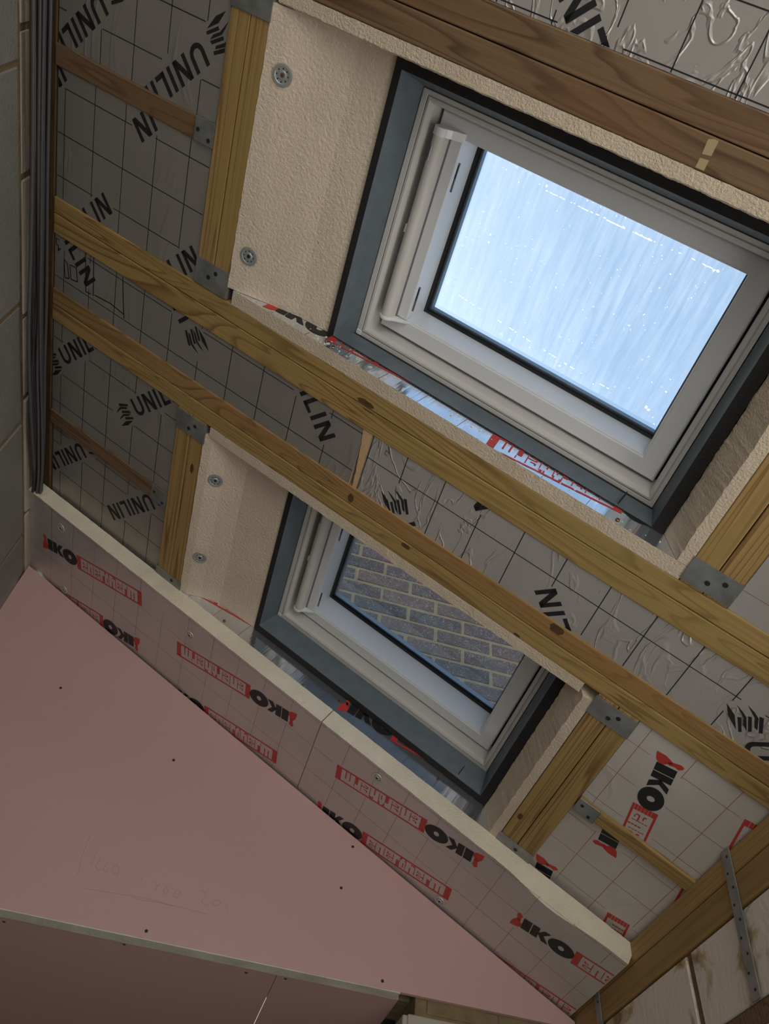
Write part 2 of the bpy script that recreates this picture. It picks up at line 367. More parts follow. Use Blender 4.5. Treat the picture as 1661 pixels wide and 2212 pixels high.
def add_art(o, polys, rect, mapf, mi):
    """Append 2D polygons, clipped to rect, to the object's mesh."""
    bm = bmesh.new()
    for p in polys:
        try: bm.faces.new([bm.verts.new((q[0], q[1], 0)) for q in p])
        except ValueError: pass
    a0, a1, b0, b1 = rect
    for co, no in (((a0, 0, 0), (-1, 0, 0)), ((a1, 0, 0), (1, 0, 0)), ((0, b0, 0), (0, -1, 0)), ((0, b1, 0), (0, 1, 0))):
        bmesh.ops.bisect_plane(bm, geom=bm.verts[:] + bm.edges[:] + bm.faces[:], plane_co=co, plane_no=no, clear_outer=True)
    bmesh.ops.triangulate(bm, faces=bm.faces[:])
    vs = [mapf(v.co.x, v.co.y) for v in bm.verts]; bm.verts.index_update(); fs = [[v.index for v in f.verts] for f in bm.faces]; bm.free()
    me = o.data; b2 = bmesh.new(); b2.from_mesh(me); nv = [b2.verts.new(v) for v in vs]
    for f in fs:
        try: nf = b2.faces.new([nv[i] for i in f]); nf.material_index = mi
        except ValueError: pass
    b2.to_mesh(me); b2.free()

# ------------------------------------------------------------------ THE SETTING
def wpanel(mb, x0, x1, y0, y1, z0, z1, m=0): mb.box(x0, x1, y0, y1, z0 + ZO, z1 + ZO, m)
mb = MB(); mb.box(-.15, 4.0, -4.2, 4.2, -.1, 0); tag(mb.build('floor', [CONC]), 'bare concrete floor of the extension', 'floor', kind='structure')
# high wall on the left: block courses
def block_wall(mb, plane, courses, y0, y1, depth, gap, m_block, m_mort, jit=.0015, axis='x', sign=1):
    """blocks with joints at explicit positions on the plane x=plane (room side toward +sign*x)."""
    for (z0, z1, joints, mm) in courses:
        js = [y0] + [j for j in joints if y0 < j < y1] + [y1]
        for a, b in zip(js[:-1], js[1:]):
            d = random.uniform(-jit, jit); f = plane + d * sign
            bx = (f - depth * sign, f)
            mb.box(min(bx), max(bx), a + gap / 2, b - gap / 2, z0 + gap / 2 + ZO, z1 - gap / 2 + ZO, mm)
    return mb
mb = MB()
cs = []
J1 = [-1.95, -1.51, -1.07, -.66, -.224, .353, .73, 1.17]; J2 = [-1.73, -1.29, -.85, -.43, .0, .55, .95]
z = -.109; k = 0
while z > -3.3:
    cs.append((z - .215, z, J1 if k % 2 == 0 else J2, 0)); z -= .215; k += 1
cs.append((-.106, -.045, [-2., -1.2, -.75, -.29, .03, .40, .66, 1.1], 2)); cs.append((-.045, .02, [0.0, .5], 0))
block_wall(mb, .031, cs, -3.6, 1.40, .09, .014, 0, 1, jit=.003)
mb.box(-.12, .0265, -3.6, 1.40, 0, ZO + .16, 1)
tag(mb.build('wall_left', [BLOCK, MORTB, BLOCKC], bevel=.003, seg=1), 'grey blockwork wall the rafters rise to', 'wall', kind='structure')
# eaves wall on the right
mb = MB()
cs = []
for a, b, js in ((-1.352, -1.190, [-.9, -.45, .0, .38, .79, 1.20, 1.7, 2.3]),):
    cs.append((a, b, js, 0))
block_wall(mb, 1.900, [], -3.6, 4, .1, .012, 0, 1)
for (z0, z1, joints, mm) in cs:
    js = [-3.6] + joints + [4.0]
    for a, b in zip(js[:-1], js[1:]):
        d = random.uniform(-.002, .002); mb.box(1.900 + d, 2.02, a + .010, b - .010, z0 + .005 + ZO, z1 - .002 + ZO, mm)
mb.box(1.905, 2.03, -3.6, 4.0, -1.352 + ZO, -1.188 + ZO, 1)
# wall below the lintel, with the window opening
wpanel(mb, 1.902, 2.03, .35, 4.0, -3.4, -1.385, 0); wpanel(mb, 1.902, 2.03, -3.6, -1.85, -3.4, -1.385, 0); wpanel(mb, 1.902, 2.03, -1.85, .35, -3.4, -2.55, 0)
tag(mb.build('wall_right', [STAIN, MORTB], bevel=.003, seg=1), 'pale stained eaves wall under the timber plate', 'wall', kind='structure')
mb = MB(); wpanel(mb, 1.897, 2.03, -2.1, .95, -1.385, -1.353)
tag(mb.build('window_lintel', [WOODB]), 'brown timber lintel bedded in the eaves wall', 'lintel')
# far end wall with the door opening
mb = MB(); wpanel(mb, -.1, .10, -3.7, -3.6, -3.4, .2); wpanel(mb, 1.80, 2.03, -3.7, -3.6, -3.4, -.9); wpanel(mb, .1, 1.8, -3.7, -3.6, -1.25, -.05)
tag(mb.build('wall_front', [PATCH]), 'rendered wall around the garden door opening', 'wall', kind='structure')
# gable wall pier under the plasterboard and the adjoining room
mb = MB(); wpanel(mb, 1.44, 1.895, 1.362, 1.55, -3.4, -1.2, 0); wpanel(mb, 1.452, 1.672, 1.357, 1.55, -1.335, -1.198, 0)
wpanel(mb, 1.684, 1.895, 1.357, 1.55, -1.30, -1.198, 0); wpanel(mb, 1.47, 1.895, 1.3605, 1.55, -1.2, -1.14, 1); wpanel(mb, 1.50, 1.66, 1.356, 1.5, -1.192, -1.14, 1)
wpanel(mb, 1.69, 1.89, 1.357, 1.5, -1.190, -1.14, 1); wpanel(mb, .033, 1.895, 1.415, 1.55, -1.15, .0, 1)
o = mb.build('wall_back', [BLOCKC, MORTB], bevel=.004, seg=2); tag(o, 'cream painted pier with crumbly brown mortar under the pink board', 'wall', kind='structure')
mb = MB(); mb.box(-.1, 2.0, 4.0, 4.1, 0, 2.4); mb.box(-.12, .031, 1.40, 4.0, 0, 2.4); tag(mb.build('wall_far', [PATCH]), 'plain wall of the adjoining room', 'wall', kind='structure')
# roof deck with two openings (named ceiling)
WN = [dict(dY=0.0, lo=.0365, li=.033, ys0=-.5225, by=.036), dict(dY=.935, lo=1.0115, li=.986, ys0=.437, by=1.0117)]
U0, U1, Y0, Y1 = .952, 1.687, -.474, .035
mb = MB(); W0, W1 = .185, .205
def deck(a, b, c, d): mb.box(a, b, c, d, W0, W1)
deck(-.05, U0 - .01, -3.7, 1.295); deck(U1 + .01, 2.45, -3.7, 1.295)
deck(U0 - .01, U1 + .01, -3.7, Y0 - .01); deck(U0 - .01, U1 + .01, Y1 + .01, Y0 + .925); deck(U0 - .01, U1 + .01, Y1 + .945, 1.295)
deck(-.05, 2.45, 1.295, 1.56)
tag(mb.build('ceiling', [DECKM], frame(0, 0, 0)), 'roof deck over the rafters', 'roof deck', kind='structure')

# ------------------------------------------------------------------ rafters, trimmers, noggins
def timber(name, u0, u1, y0, y1, label, cat, mat, w0=0, w1=.15, group=None, knots=(), bevel=.0022, nu=1, extra=None):
    uc, yc = (u0 + u1) / 2, (y0 + y1) / 2; mb = MB()
    mb.box(u0 - uc, u1 - uc, y0 - yc, y1 - yc, 0, w1 - w0)
    o = mb.build(name, [mat, KNOTM, TAPE], frame(uc, yc, w0), bevel=bevel)
    if knots or extra:
        polys = []
        for (ku, ky, ra, rb) in knots:
            polys.append([(ku - uc + ra * math.cos(i * math.pi / 9) * (1 + .12 * math.sin(3 * i)), ky - yc + rb * math.sin(i * math.pi / 9) * (1 + .15 * math.cos(2 * i))) for i in range(18)])
        rect = (u0 - uc + .0025, u1 - uc - .0025, y0 - yc + .0025, y1 - yc - .0025)
        if polys: add_art(o, polys, rect, lambda a, b: (a, b, -.0004), 1)
        if extra: add_art(o, [[(q[0] - uc, q[1] - yc) for q in p] for p in extra], rect, lambda a, b: (a, b, -.0004), 2)
    return tag(o, label, cat, group)
g = .0016
def two(name, spans, labels, cat, mats, u0, u1, knots=((), ()), extra=(None, None), **kw):
    return [timber(name, u0, u1, a, b, l, cat, m, knots=k, extra=e, **kw) for (a, b), l, m, k, e in zip(spans, labels, mats, knots, extra)]
RU0, RU1 = .098, 2.195
two('timber_rafter', [(.3155, .3615), (.3632, .4085)], ['orange-tinged rafter ply bordering the middle foil bay, beside the brick-view window', 'treated timber rafter ply directly against the brick-view window reveal, swirling grain'], 'rafter', [WOODR, WOOD], RU0, RU1,
    knots=([(1.119, .345, .008, .012), (1.66, .327, .016, .013)], [(1.285, .372, .012, .006), (1.595, .404, .008, .004)]))
two('timber_rafter', [(.0702, .1112), (.1130, .1643)], ['smooth greenish rafter ply under the lower side of the blue-sky window', 'ridged rafter ply facing the middle foil bay, paired below the blue-sky window'], 'rafter', [WOOD, WOOD], RU0, RU1,
    knots=([(1.0845, .1035, .022, .0075)], [(1.095, .115, .014, .004)]))
two('timber_rafter', [(-.6469, -.5985), (-.5968, -.5493)], ['brown rafter ply beside the creased foil board at the upper right corner', 'reddish rafter ply along the upper side of the blue-sky window'], 'rafter', [WOODB, WOODB], RU0, RU1,
    extra=(None, [[(1.487, -.5915), (1.502, -.597), (1.5023, -.573), (1.4886, -.571)], [(1.4885, -.5655), (1.5022, -.567), (1.5023, -.5513), (1.4886, -.5492)]]))
two('timber_rafter', [(1.0420, 1.0880), (1.0886, 1.1350)], ['rafter ply hidden above the red-printed board strip, nearer the windows', 'rafter ply hidden above the red-printed board strip, nearer the gable'], 'rafter', [WOOD, WOOD], RU0, RU1)
two('timber_rafter', [(-1.345, -1.299), (-1.298, -1.252)], ['outermost rafter ply beyond the creased foil board', 'rafter ply on the far edge of the creased foil board'], 'rafter', [WOODB, WOODB], RU0, RU1)
TY = (-.549, .0697); TB = (.4090, 1.0415)
for (ua, ub, uc, yy, la, lb, ka, kb) in [
    (.5768, .6246, .6716, TY, 'trimmer ply on the cable-wall side at the top of the blue-sky window', 'trimmer ply against the cream board at the top of the blue-sky window', (), ()),
    (.5802, .6280, .6749, TB, 'trimmer ply on the cable-wall side at the top of the brick-view window', 'knotty trimmer ply against the cream board at the top of the brick-view window', (), [(.652, .566, .006, .016)]),
    (1.7996, 1.8450, 1.8934, TY, 'trimmer ply nearer the pane at the bottom of the blue-sky window', 'trimmer ply further from the pane at the bottom of the blue-sky window', (), ()),
    (1.8004, 1.8466, 1.8941, TB, 'trimmer ply nearer the pane at the bottom of the brick-view window, one knot', 'trimmer ply further from the pane at the bottom of the brick-view window', [(1.815, .885, .006, .012)], ())]:
    timber('timber_trimmer', ua, ub, yy[0], yy[1], la, 'trimmer', WOODY, knots=ka)
    timber('timber_trimmer', ub + g, uc, yy[0], yy[1], lb, 'trimmer', WOODY, knots=kb)
timber('timber_noggin', .094, .5755, -.2715, -.2258, 'short brown noggin joist between black-lettered boards at the upper left', 'noggin', WOODB)
timber('timber_noggin', .0965, .5790, .7050, .7530, 'short orange-brown noggin joist between black-lettered boards at the middle left', 'noggin', WOODB)
timber('timber_noggin', 1.8955, 2.195, .7020, .7435, 'short noggin between red-printed boards at the lower right', 'noggin', WOOD)
# ledger against the high wall
timber('wall_ledger', .049, .0925, -3.55, 1.30, 'rough brown ledger timber behind the cable bundle along the block wall', 'ledger', wood('ledger_pine', (.13, .075, .03), (.06, .034, .015), (.10, .06, .025), 'y'), w0=.004)
# wall plates
XE = 1.8958
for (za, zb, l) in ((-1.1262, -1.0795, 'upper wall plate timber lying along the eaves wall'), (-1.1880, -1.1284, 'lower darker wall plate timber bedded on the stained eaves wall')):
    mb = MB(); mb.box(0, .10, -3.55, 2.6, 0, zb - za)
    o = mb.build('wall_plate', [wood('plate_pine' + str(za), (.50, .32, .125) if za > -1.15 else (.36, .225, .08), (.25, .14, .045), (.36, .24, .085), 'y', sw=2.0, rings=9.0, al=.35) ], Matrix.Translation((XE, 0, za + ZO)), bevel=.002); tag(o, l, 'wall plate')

# hangers
def hanger(u0, u1, ya, yb, side, label, holes, tail=None):
    """sheet steel cup under a trimmer end: base plate, two side wings, nails."""
    uc = (u0 + u1) / 2; yc = (ya + yb) / 2; root = empty('joist_hanger', frame(uc, yc, -.0015)); tag(root, label, 'joist hanger', None)
    U, V = (u1 - u0) / 2, (yb - ya) / 2
    mb = MB(); mb.box(-U, U, -V, V, -.0012, .0006); o = mb.build('base_plate', [GALV]); o.parent = root
    for sg in (-1, 1):
        mb = MB(); x = sg * (U - .0004); mb.box(min(x, x + .0015 * sg), max(x, x + .0015 * sg), -V, V, -.0008, .02); o = mb.build('side_wing', [GALV]); o.parent = root
    for (hx, hy) in holes:
        mb = MB(); mb.cyl((hx * U, hy * V, -.0026), .0048, .0022, 14, r2=.0052); o = mb.build('nail', [GALVD]); o.parent = root
    return root
hanger(.5772, .6725, .0050, .0655, 1, 'hanger under the top trimmer of the blue-sky window, lower rafter end', [(-.15, .1), (.25, -.45)])
hanger(.5760, .6730, -.5480, -.4890, 1, 'hanger under the top trimmer of the blue-sky window, at the top edge of the picture', [(-.1, .1), (.15, -.35)])
hanger(.5806, .6780, .4130, .4700, 1, 'hanger where the brick-view window top trimmer meets the rafter pair', [(-.1, .35), (.3, -.25)])
hanger(.5778, .6775, .9800, 1.0110, 1, 'hanger at the gable end of the brick-view window top trimmer', [(.3, 0)])
hanger(1.7990, 1.8938, .0090, .0625, 1, 'large hanger under the blue-sky window bottom trimmer at the right', [(-.1, .25), (.45, -.35)])
hanger(1.7995, 1.8955, .4150, .4690, 1, 'hanger under the brick-view window bottom trimmer, rafter end', [(-.1, .25), (.25, -.3)])
hanger(1.7985, 1.8950, .9780, 1.0110, 1, 'hanger at the gable end of the brick-view window bottom trimmer', [(.1, .2)])
def small_hanger(u0, u1, y0, y1, label, holes):
    uc, yc = (u0 + u1) / 2, (y0 + y1) / 2; root = empty('mini_hanger', frame(uc, yc, -.0015)); tag(root, label, 'joist hanger')
    U, V = (u1 - u0) / 2, (y1 - y0) / 2; mb = MB(); mb.box(-U, U, -V, V, -.001, .0006); o = mb.build('base_plate', [GALV], bevel=.0005, seg=1); o.parent = root
    mb = MB(); mb.box(U - .0015, U, -V, V, -.001, .018); o = mb.build('end_flange', [GALV]); o.parent = root
    for hx, hy in holes:
        mb = MB(); mb.cyl((hx * U, hy * V, -.0024), .0042, .002, 14); o = mb.build('nail', [GALVD]); o.parent = root
small_hanger(.5250, .5765, -.2745, -.2270, 'small hanger clasping the end of the upper left noggin', [(-.6, .0), (.6, .5)])
small_hanger(.5240, .5795, .7040, .7570, 'small hanger clasping the end of the middle left noggin', [(-.6, -.2), (.6, .5)])
small_hanger(1.8960, 1.9500, .7000, .7480, 'battered small hanger on the lower right noggin with foam on it', [(-.5, -.3), (.4, .5)])

# ------------------------------------------------------------------ insulation boards
def rough_loft(mb, corners_fn, us, mats):
    """loft a section along u with per-station jitter; mats = material of each side, then of the end caps."""
    base = len(mb.v); n = len(us); q = len(corners_fn(us[0]))
    for u in us: mb.v += [tuple(c) for c in corners_fn(u)]
    for i in range(n - 1):
        for k in range(q):
            l = (k + 1) % q; mb.f.append([base + q * i + k, base + q * i + l, base + q * (i + 1) + l, base + q * (i + 1) + k]); mb.m.append(mats[k])
    mb.f.append([base + k for k in range(q)]); mb.m.append(mats[q])
    e = base + q * (n - 1); mb.f.append([e + k for k in range(q - 1, -1, -1)]); mb.m.append(mats[q])
def nz(u, s, a, f=60):
    return a * (noise.noise(Vector((u * f, s * 7.3, 1.7))) + .6 * noise.noise(Vector((u * f * 3.1, s * 5.1, 4.2))))
def bay_board(u0, u1, y0, y1, w0, label, foilmat, brand, words=(), gx=(), gy=(), logo=True, line_ink=INK, lw=.0021, extra=(), thick=.11, red=(), group=None, jit=.0006):
    uc, yc = (u0 + u1) / 2, (y0 + y1) / 2; mb = MB()
    N = max(2, int((u1 - u0) / .02)); us = [u0 + (u1 - u0) * i / N for i in range(N + 1)]
    rough_loft(mb, lambda u: [(u - uc, y0 - yc + nz(u, 1, jit), 0), (u - uc, y1 - yc + nz(u, 2, jit), 0), (u - uc, y1 - yc, thick), (u - uc, y0 - yc, thick)], us, [1, 0, 0, 0, 0])
    o = mb.build('insulation_board', [FOAM, foilmat, INK, RED, line_ink], frame(uc, yc, w0))
    rect = (u0 - uc + .001, u1 - uc - .001, y0 - yc + .001, y1 - yc - .001)
    sh = lambda polys: [[(q[0] - uc, q[1] - yc) for q in p] for p in polys]
    zones = []
    polys = []
    for org, d in words:
        polys += word_art(org, *d, logo=logo); zones.append(box_zone(org, d[0], d[1], -.088, .226, -.010, .053, .006))
    reds, foils, blks = [], [], []
    for (P0, X, U) in red:
        r, f, b = iko_art(P0, X, U); reds += r; foils += f; blks += b; zones.append(box_zone(P0, X, U, -.17, .289, 0, .056, .008))
    lines = grid_lines((u0, u1, y0, y1), gx, gy, lw, zones)
    add_art(o, sh(lines), rect, lambda a, b: (a, b, -.0002), 4)
    if polys: add_art(o, sh(polys), rect, lambda a, b: (a, b, -.0004), 2)
    if reds:
        add_art(o, sh(reds), rect, lambda a, b: (a, b, -.0004), 3); add_art(o, sh(foils), rect, lambda a, b: (a, b, -.0006), 1); add_art(o, sh(blks), rect, lambda a, b: (a, b, -.0008), 2)
    if extra: add_art(o, sh(extra), rect, lambda a, b: (a, b, -.0007), 2)
    return tag(o, label, 'insulation board', group)
gx = [.0302 + .0977 * i for i in range(30)]
WF = .0035
bay_board(.1005, .5738, -.5485, -.2720, WF, 'grey foil insulation board with slanted black lettering in the top left corner', F_UNI, 'a',
    words=[((.5055, -.4097), D180), ((.2175, -.4097), D180)], gx=[.2333, .3310, .4260, .5213], gy=[-.3415, -.4420, -.52])
bay_board(.1015, .5738, -.2252, .0697, WF, 'grey foil insulation board above the middle left rafter pair, lettering cut at its edges', F_UNI, 'b',
    words=[((.4988, -.3556), D180), ((.2108, -.3556), D180), ((.1408, .187), D0), ((.4288, .187), D0)], gx=[.126, .2236, .3208, .4172, .5149], gy=[.0162, -.0842, -.186])
mk = []
for s_ in [[(0.136, 0.2209), (0.1414, 0.2684), (0.1563, 0.264), (0.1492, 0.2255), (0.136, 0.2209)], [(0.1584, 0.2252), (0.1636, 0.2618), (0.1895, 0.2575)], [(0.1602, 0.2243), (0.1822, 0.222), (0.1883, 0.2567)],
           [(0.2135, 0.1645), (0.2208, 0.2696), (0.2397, 0.2672)], [(0.2438, 0.1645), (0.2489, 0.2681)], [(0.254, 0.2629), (0.3113, 0.2576), (0.3597, 0.2631)], [(0.348, 0.1682), (0.3538, 0.2203), (0.3626, 0.274)],
           [(0.105, 0.1773), (0.1054, 0.1927), (0.1147, 0.1937), (0.1133, 0.2076), (0.1222, 0.1969)]]: mk += polyline(s_, .0030)
bay_board(.1005, 1.1010, .1643, .3155, WF, 'long grey foil board in the middle bay with marker-pen boxes drawn on it', F_UNI, 'c',
    words=[((.061, .099), DR), ((.581, .159), DL), ((.843, .101), DR), ((.452, .300), DR)][:3], gx=[.136, .2311, .3255, .4236, .5180, .6152, .713, .8107, .9105, 1.0127], gy=[.1775, .2785], extra=mk)
sc_ = polyline([(1.1653, 0.168), (1.1729, 0.1842), (1.1639, 0.1794), (1.1625, 0.1909), (1.1709, 0.1908)], .0012)
bay_board(1.1225, 2.194, .1643, .3155, WF, 'creased grey foil board in the right half of the middle bay', F_UNIW, 'd',
    words=[((1.24, .030), DR), ((1.247, .337), DR), ((1.775, .401), DL), ((1.868, .061), DL), ((2.060, .306), DR)], gx=[1.1255, 1.2166, 1.3143, 1.4116, 1.5090, 1.6076, 1.7064, 1.8062, 1.904, 2.00, 2.10], gy=[.2235], extra=sc_)
# foam filling the gap between those two boards
mb = MB(); pts = [(1.0985, .1643), (1.104, .20), (1.109, .25), (1.1125, .29), (1.1135, .3155)]
N = 26; vs = []
base = 0
def gapc(y):
    for (a, ya), (b, yb) in zip(pts[:-1], pts[1:]):
        if ya <= y <= yb: return a + (b - a) * (y - ya) / (yb - ya)
    return pts[-1][0]
for i in range(N + 1):
    y = .1643 + (.3155 - .1643) * i / N; a = gapc(y) - .002 + nz(y, 3, .0015); mb.v += [(a - 1.11, y - .24, .0015), (1.1215 - 1.11, y - .24, .0015), (1.1215 - 1.11, y - .24, .06), (a - 1.11, y - .24, .06)]
for i in range(N):
    for k in range(4): mb.f.append([4 * i + k, 4 * i + (k + 1) % 4, 4 * i + 4 + (k + 1) % 4, 4 * i + 4 + k]); mb.m.append(0)
tag(mb.build('gap_foam', [TAN], frame(1.11, .24, .0005)), 'tan foam filling the crack between two boards in the middle bay', 'foam filler')
bay_board(.1000, .5772, .4090, .7045, WF, 'grey foil board left of the brick-view window, upper part with two rows of lettering', F_UNI, 'e',
    words=[((.442, .529), D0), ((.154, .528), D0)], gx=[.1345, .2300, .3262, .4241, .5222], gy=[.4612, .5652, .6664])
bay_board(.1000, .5772, .7535, 1.0415, WF + .006, 'grey foil board left of the brick-view window, lower part beside the pale edge strip', F_UNI, 'f',
    words=[((.5022, .759), D180), ((.2142, .759), D180)], gx=[.1345, .2300, .3262, .4241, .5222], gy=[.8210, .9240, .775])
IX, IU = (.054 / .289, .284 / .289), (.0557 / .057, -.013 / .057)
IXm = (-IX[0], -IX[1]); IUm = (-IU[0], -IU[1])
bay_board(1.8955, 2.195, .4090, .7010, WF + .004, 'dusty silver board with red trowel logo between the brick-view window and the eaves', F_IKOD, 'g',
    red=[((1.986, .6196), IX, IU), ((2.2692, .7426), IXm, IUm)], gx=[1.924, 2.0245, 2.1247], gy=[.4757, .5755, .679], line_ink=REDL, lw=.0010)
bay_board(1.8955, 2.195, .7440, 1.0415, WF + .010, 'dusty silver board with red print in the lower right corner under the edge strip', F_IKOD, 'h',
    red=[((2.008, .6454), IXm, IUm), ((1.9267, 1.1437), IX, IU), ((2.2124, 1.2599), IXm, IUm), ((2.1702, .7284), IX, IU)], gx=[1.968, 2.0665, 2.166], gy=[.7814, .8857, .984], line_ink=REDL, lw=.0010)
bay_board(1.8945, 2.195, -.5485, .0697, WF, 'plain silver board with thin red lines at the right edge below the blue-sky window', F_IKO, 'i', gx=[1.99, 2.09], gy=[.02, -.08, -.18, -.28], line_ink=REDL, lw=.0010)
bay_board(.1005, 2.194, -1.2515, -.6475, WF, 'heavily creased grey foil board across the top right corner', F_UNIW, 'j',
    words=[((1.384, -.561 - .0), DL), ((1.99, -.561), DL), ((.79, -.561), DL)], gx=[.40 + .0995 * i for i in range(18)], gy=[-.6535, -.7530, -.8530], )

# board strip under the rafters at the gable side (two boards)
KX, KU = (.2835 / .289, -.0585 / .289), (-.008 / .0555, -.0555 / .0555)
KXm, KUm = (-KX[0], -KX[1]), (-KU[0], -KU[1])
KW = [((.3033, 1.1786), KX, KU), ((.4294, 1.2979), KXm, KUm), ((1.0234, 1.0871), KXm, KUm), ((.892, 1.3750), KX, KU), ((1.6343, 1.0619), KXm, KUm), ((1.5045, 1.3510), KX, KU), ((2.1066, 1.1547), KX, KU), ((2.2106, 1.2962), KXm, KUm)]
def strip(u0, u1, label, gx, gy, shape):
    uc, yc = (u0 + u1) / 2, 1.2; mb = MB(); N = int((u1 - u0) / .006); us = [u0 + (u1 - u0) * i / N for i in range(N + 1)]
    rough_loft(mb, lambda u: [(u - uc, 1.0117 - yc + shape(u) + nz(u, 5, .0012, 25), 0 + nz(u, 9, .0006)), (u - uc, 1.412 - yc, 0), (u - uc, 1.412 - yc, T), (u - uc, 1.0110 - yc + nz(u, 6, .0012, 30), T)], us, [1, 0, 0, 0, 0])
    o = mb.build('insulation_board', [FOAMP, F_IKO, INK, RED, REDL], frame(uc, yc, -T))
    rect = (u0 - uc + .002, u1 - uc - .002, 1.0145 - yc, 1.41 - yc); sh = lambda polys: [[(q[0] - uc, q[1] - yc) for q in p] for p in polys]
    reds, foils, blks, zones = [], [], [], []
    for (P0, X, U) in KW:
        r, f, b = iko_art(P0, X, U); reds += r; foils += f; blks += b; zones.append(box_zone(P0, X, U, -.17, .289, 0, .056, .004))
    add_art(o, sh(grid_lines((u0, u1, 1.016, 1.41), gx, gy, .0009, zones)), rect, lambda a, b: (a, b, -.0002), 4)
    add_art(o, sh(reds), rect, lambda a, b: (a, b, -.0004), 3); add_art(o, sh(foils), rect, lambda a, b: (a, b, -.0006), 1); add_art(o, sh(blks), rect, lambda a, b: (a, b, -.0008), 2)
    return tag(o, label, 'insulation board')
kgx = [.0788 + .0988 * i for i in range(24)]
strip(.062, 1.2625, 'long silver board strip with repeated black and red logos fixed under the rafters, left length', kgx, [1.0225, 1.1265, 1.2295, 1.331], lambda u: 0)
strip(1.2655, 2.196, 'right length of the logo-printed silver board strip, running down to the wall plate', kgx, [1.0225, 1.1265, 1.2295, 1.331], lambda u: .022 * math.sin(max(0, min(1, (u - 1.84) / .30)) * math.pi) ** 2 if u > 1.84 else 0)

# ------------------------------------------------------------------ window reveals: side boards, top and bottom boards, dark collar
def reveal_side(u0, u1, ya, yb, w0, w1, label, foil_low, ragged_low, ragged_high, prints=None, gx=()):
    uc, yc = (u0 + u1) / 2, (ya + yb) / 2; mb = MB(); N = int((u1 - u0) / .004); us = [u0 + (u1 - u0) * i / N for i in range(N + 1)]
    def sec(u):
        jl = nz(u, 11, ragged_low, 70); jh = nz(u, 12, ragged_high, 70)
        cv = .0042 + nz(u, 77, .0016, 160) if not foil_low and ya < 0 else 0
        return [(u - uc, ya - yc + jl, 0 + nz(u, 14, .0006)), (u - uc, yb - yc + jh * .3 - cv, 0), (u - uc, yb - yc + jh * .3, .010), (u - uc, yb - yc, w1 - w0), (u - uc, ya - yc, w1 - w0)]
    rough_loft(mb, sec, us, [0, 0, 0, 0, 1 if foil_low else 0, 0])
    o = mb.build('reveal_board', [FOAM, F_REV, INK, RED, REDL], frame(uc, yc, w0))
    if foil_low:
        rect = (u0 - uc + .002, u1 - uc - .002, .001, w1 - w0)
        mp = lambda d: (lambda a, b: (a, ya - yc - d, b))
        sh = lambda polys: [[(q[0] - uc, q[1] - w0) for q in p] for p in polys]
        zones = []; reds, foils, blks = [], [], []
        for (P0, X, U) in prints or []:
            r, f, b = iko_art(P0, X, U); reds += r; foils += f; blks += b; zones.append(box_zone(P0, X, U, -.17, .289, 0, .056, .003))
        add_art(o, sh(grid_lines((u0, u1, w0, w1), gx, (), .0009, zones)), rect, mp(.0004), 4)
        add_art(o, sh(reds), rect, mp(.0006), 3); add_art(o, sh(foils), rect, mp(.0008), 1); add_art(o, sh(blks), rect, mp(.0010), 2)
    return tag(o, label, 'reveal board')
BX, BU = (.2813 / .289, .048 / .289), (-.009 / .0555, .0548 / .0555)
reveal_side(.690, 1.798, .0360, .0698, 0, .12, 'foil-faced reveal board with red print under the lower side of the blue-sky window', True, .0004, .0022,
            [((.9372, .0250), (.2855 / .289, .034 / .289), BU), ((1.6395, .0924), (-.2791 / .2826, -.0451 / .2826), (.0086 / .0494, -.0486 / .0494))], [.80 + .0985 * i for i in range(10)])
reveal_side(.684, 1.798, -.5486, -.5222, 0, .12, 'cream foam reveal board with ragged sunlit edge along the upper side of the blue-sky window', False, .0006, .0040)
reveal_side(.690, 1.765, .4092, .4372, 0, .12, 'cream foam reveal board edge hanging beside the rafter across the brick-view window', False, .0006, .0022)
reveal_side(.690, 1.798, 1.0135, 1.0410, 0, .12, 'foil-faced reveal board with trowel logo behind the pale strip under the brick-view window', True, .0003, .0003,
            [((1.4325, .0397), (.2845 / .289, .0516 / .289), BU), ((.6620, .0160), (.2845 / .289, .048 / .289), BU)], [.711 + .0985 * i for i in range(12)])
PROF1 = [(.6735, -.001), (.71, .008), (.765, .026), (.84, .046), (.9195, .055)]
PROF2 = [(.6760, -.001), (.698, .005), (.735, .028), (.79, .049), (.9195, .059)]
def top_board(ya, yb, label, us=.6735, P_=PROF1):
    uc, yc = .80, (ya + yb) / 2; prof = [(us, -.001)] + P_[1:] + [(.9195, .125), (us, .125)]
    mb = MB(); N = 60
    base = 0
    for i in range(N + 1):
        y = ya + (yb - ya) * i / N
        for k, (u, w) in enumerate(prof):
            j = nz(y, 21 + k, .0012, 50) if k in (0, 4) else 0; mb.v.append((u - uc + j, y - yc, w))
    n = len(prof)
    for i in range(N):
        for k in range(n): mb.f.append([n * i + k, n * i + (k + 1) % n, n * (i + 1) + (k + 1) % n, n * (i + 1) + k]); mb.m.append(0)
    mb.f.append(list(range(n))); mb.m.append(0); mb.f.append(list(range(n * N + n - 1, n * N - 1, -1))); mb.m.append(0)
    return tag(mb.build('reveal_board', [FOAMF], frame(uc, yc, 0)), label, 'reveal board')
top_board(-.5215, .0352, 'broad cream foam board with two round washers at the top of the blue-sky window', .6730)
top_board(.4378, 1.0128, 'broad cream foam board with two round washers at the top of the brick-view window', .6760, PROF2)
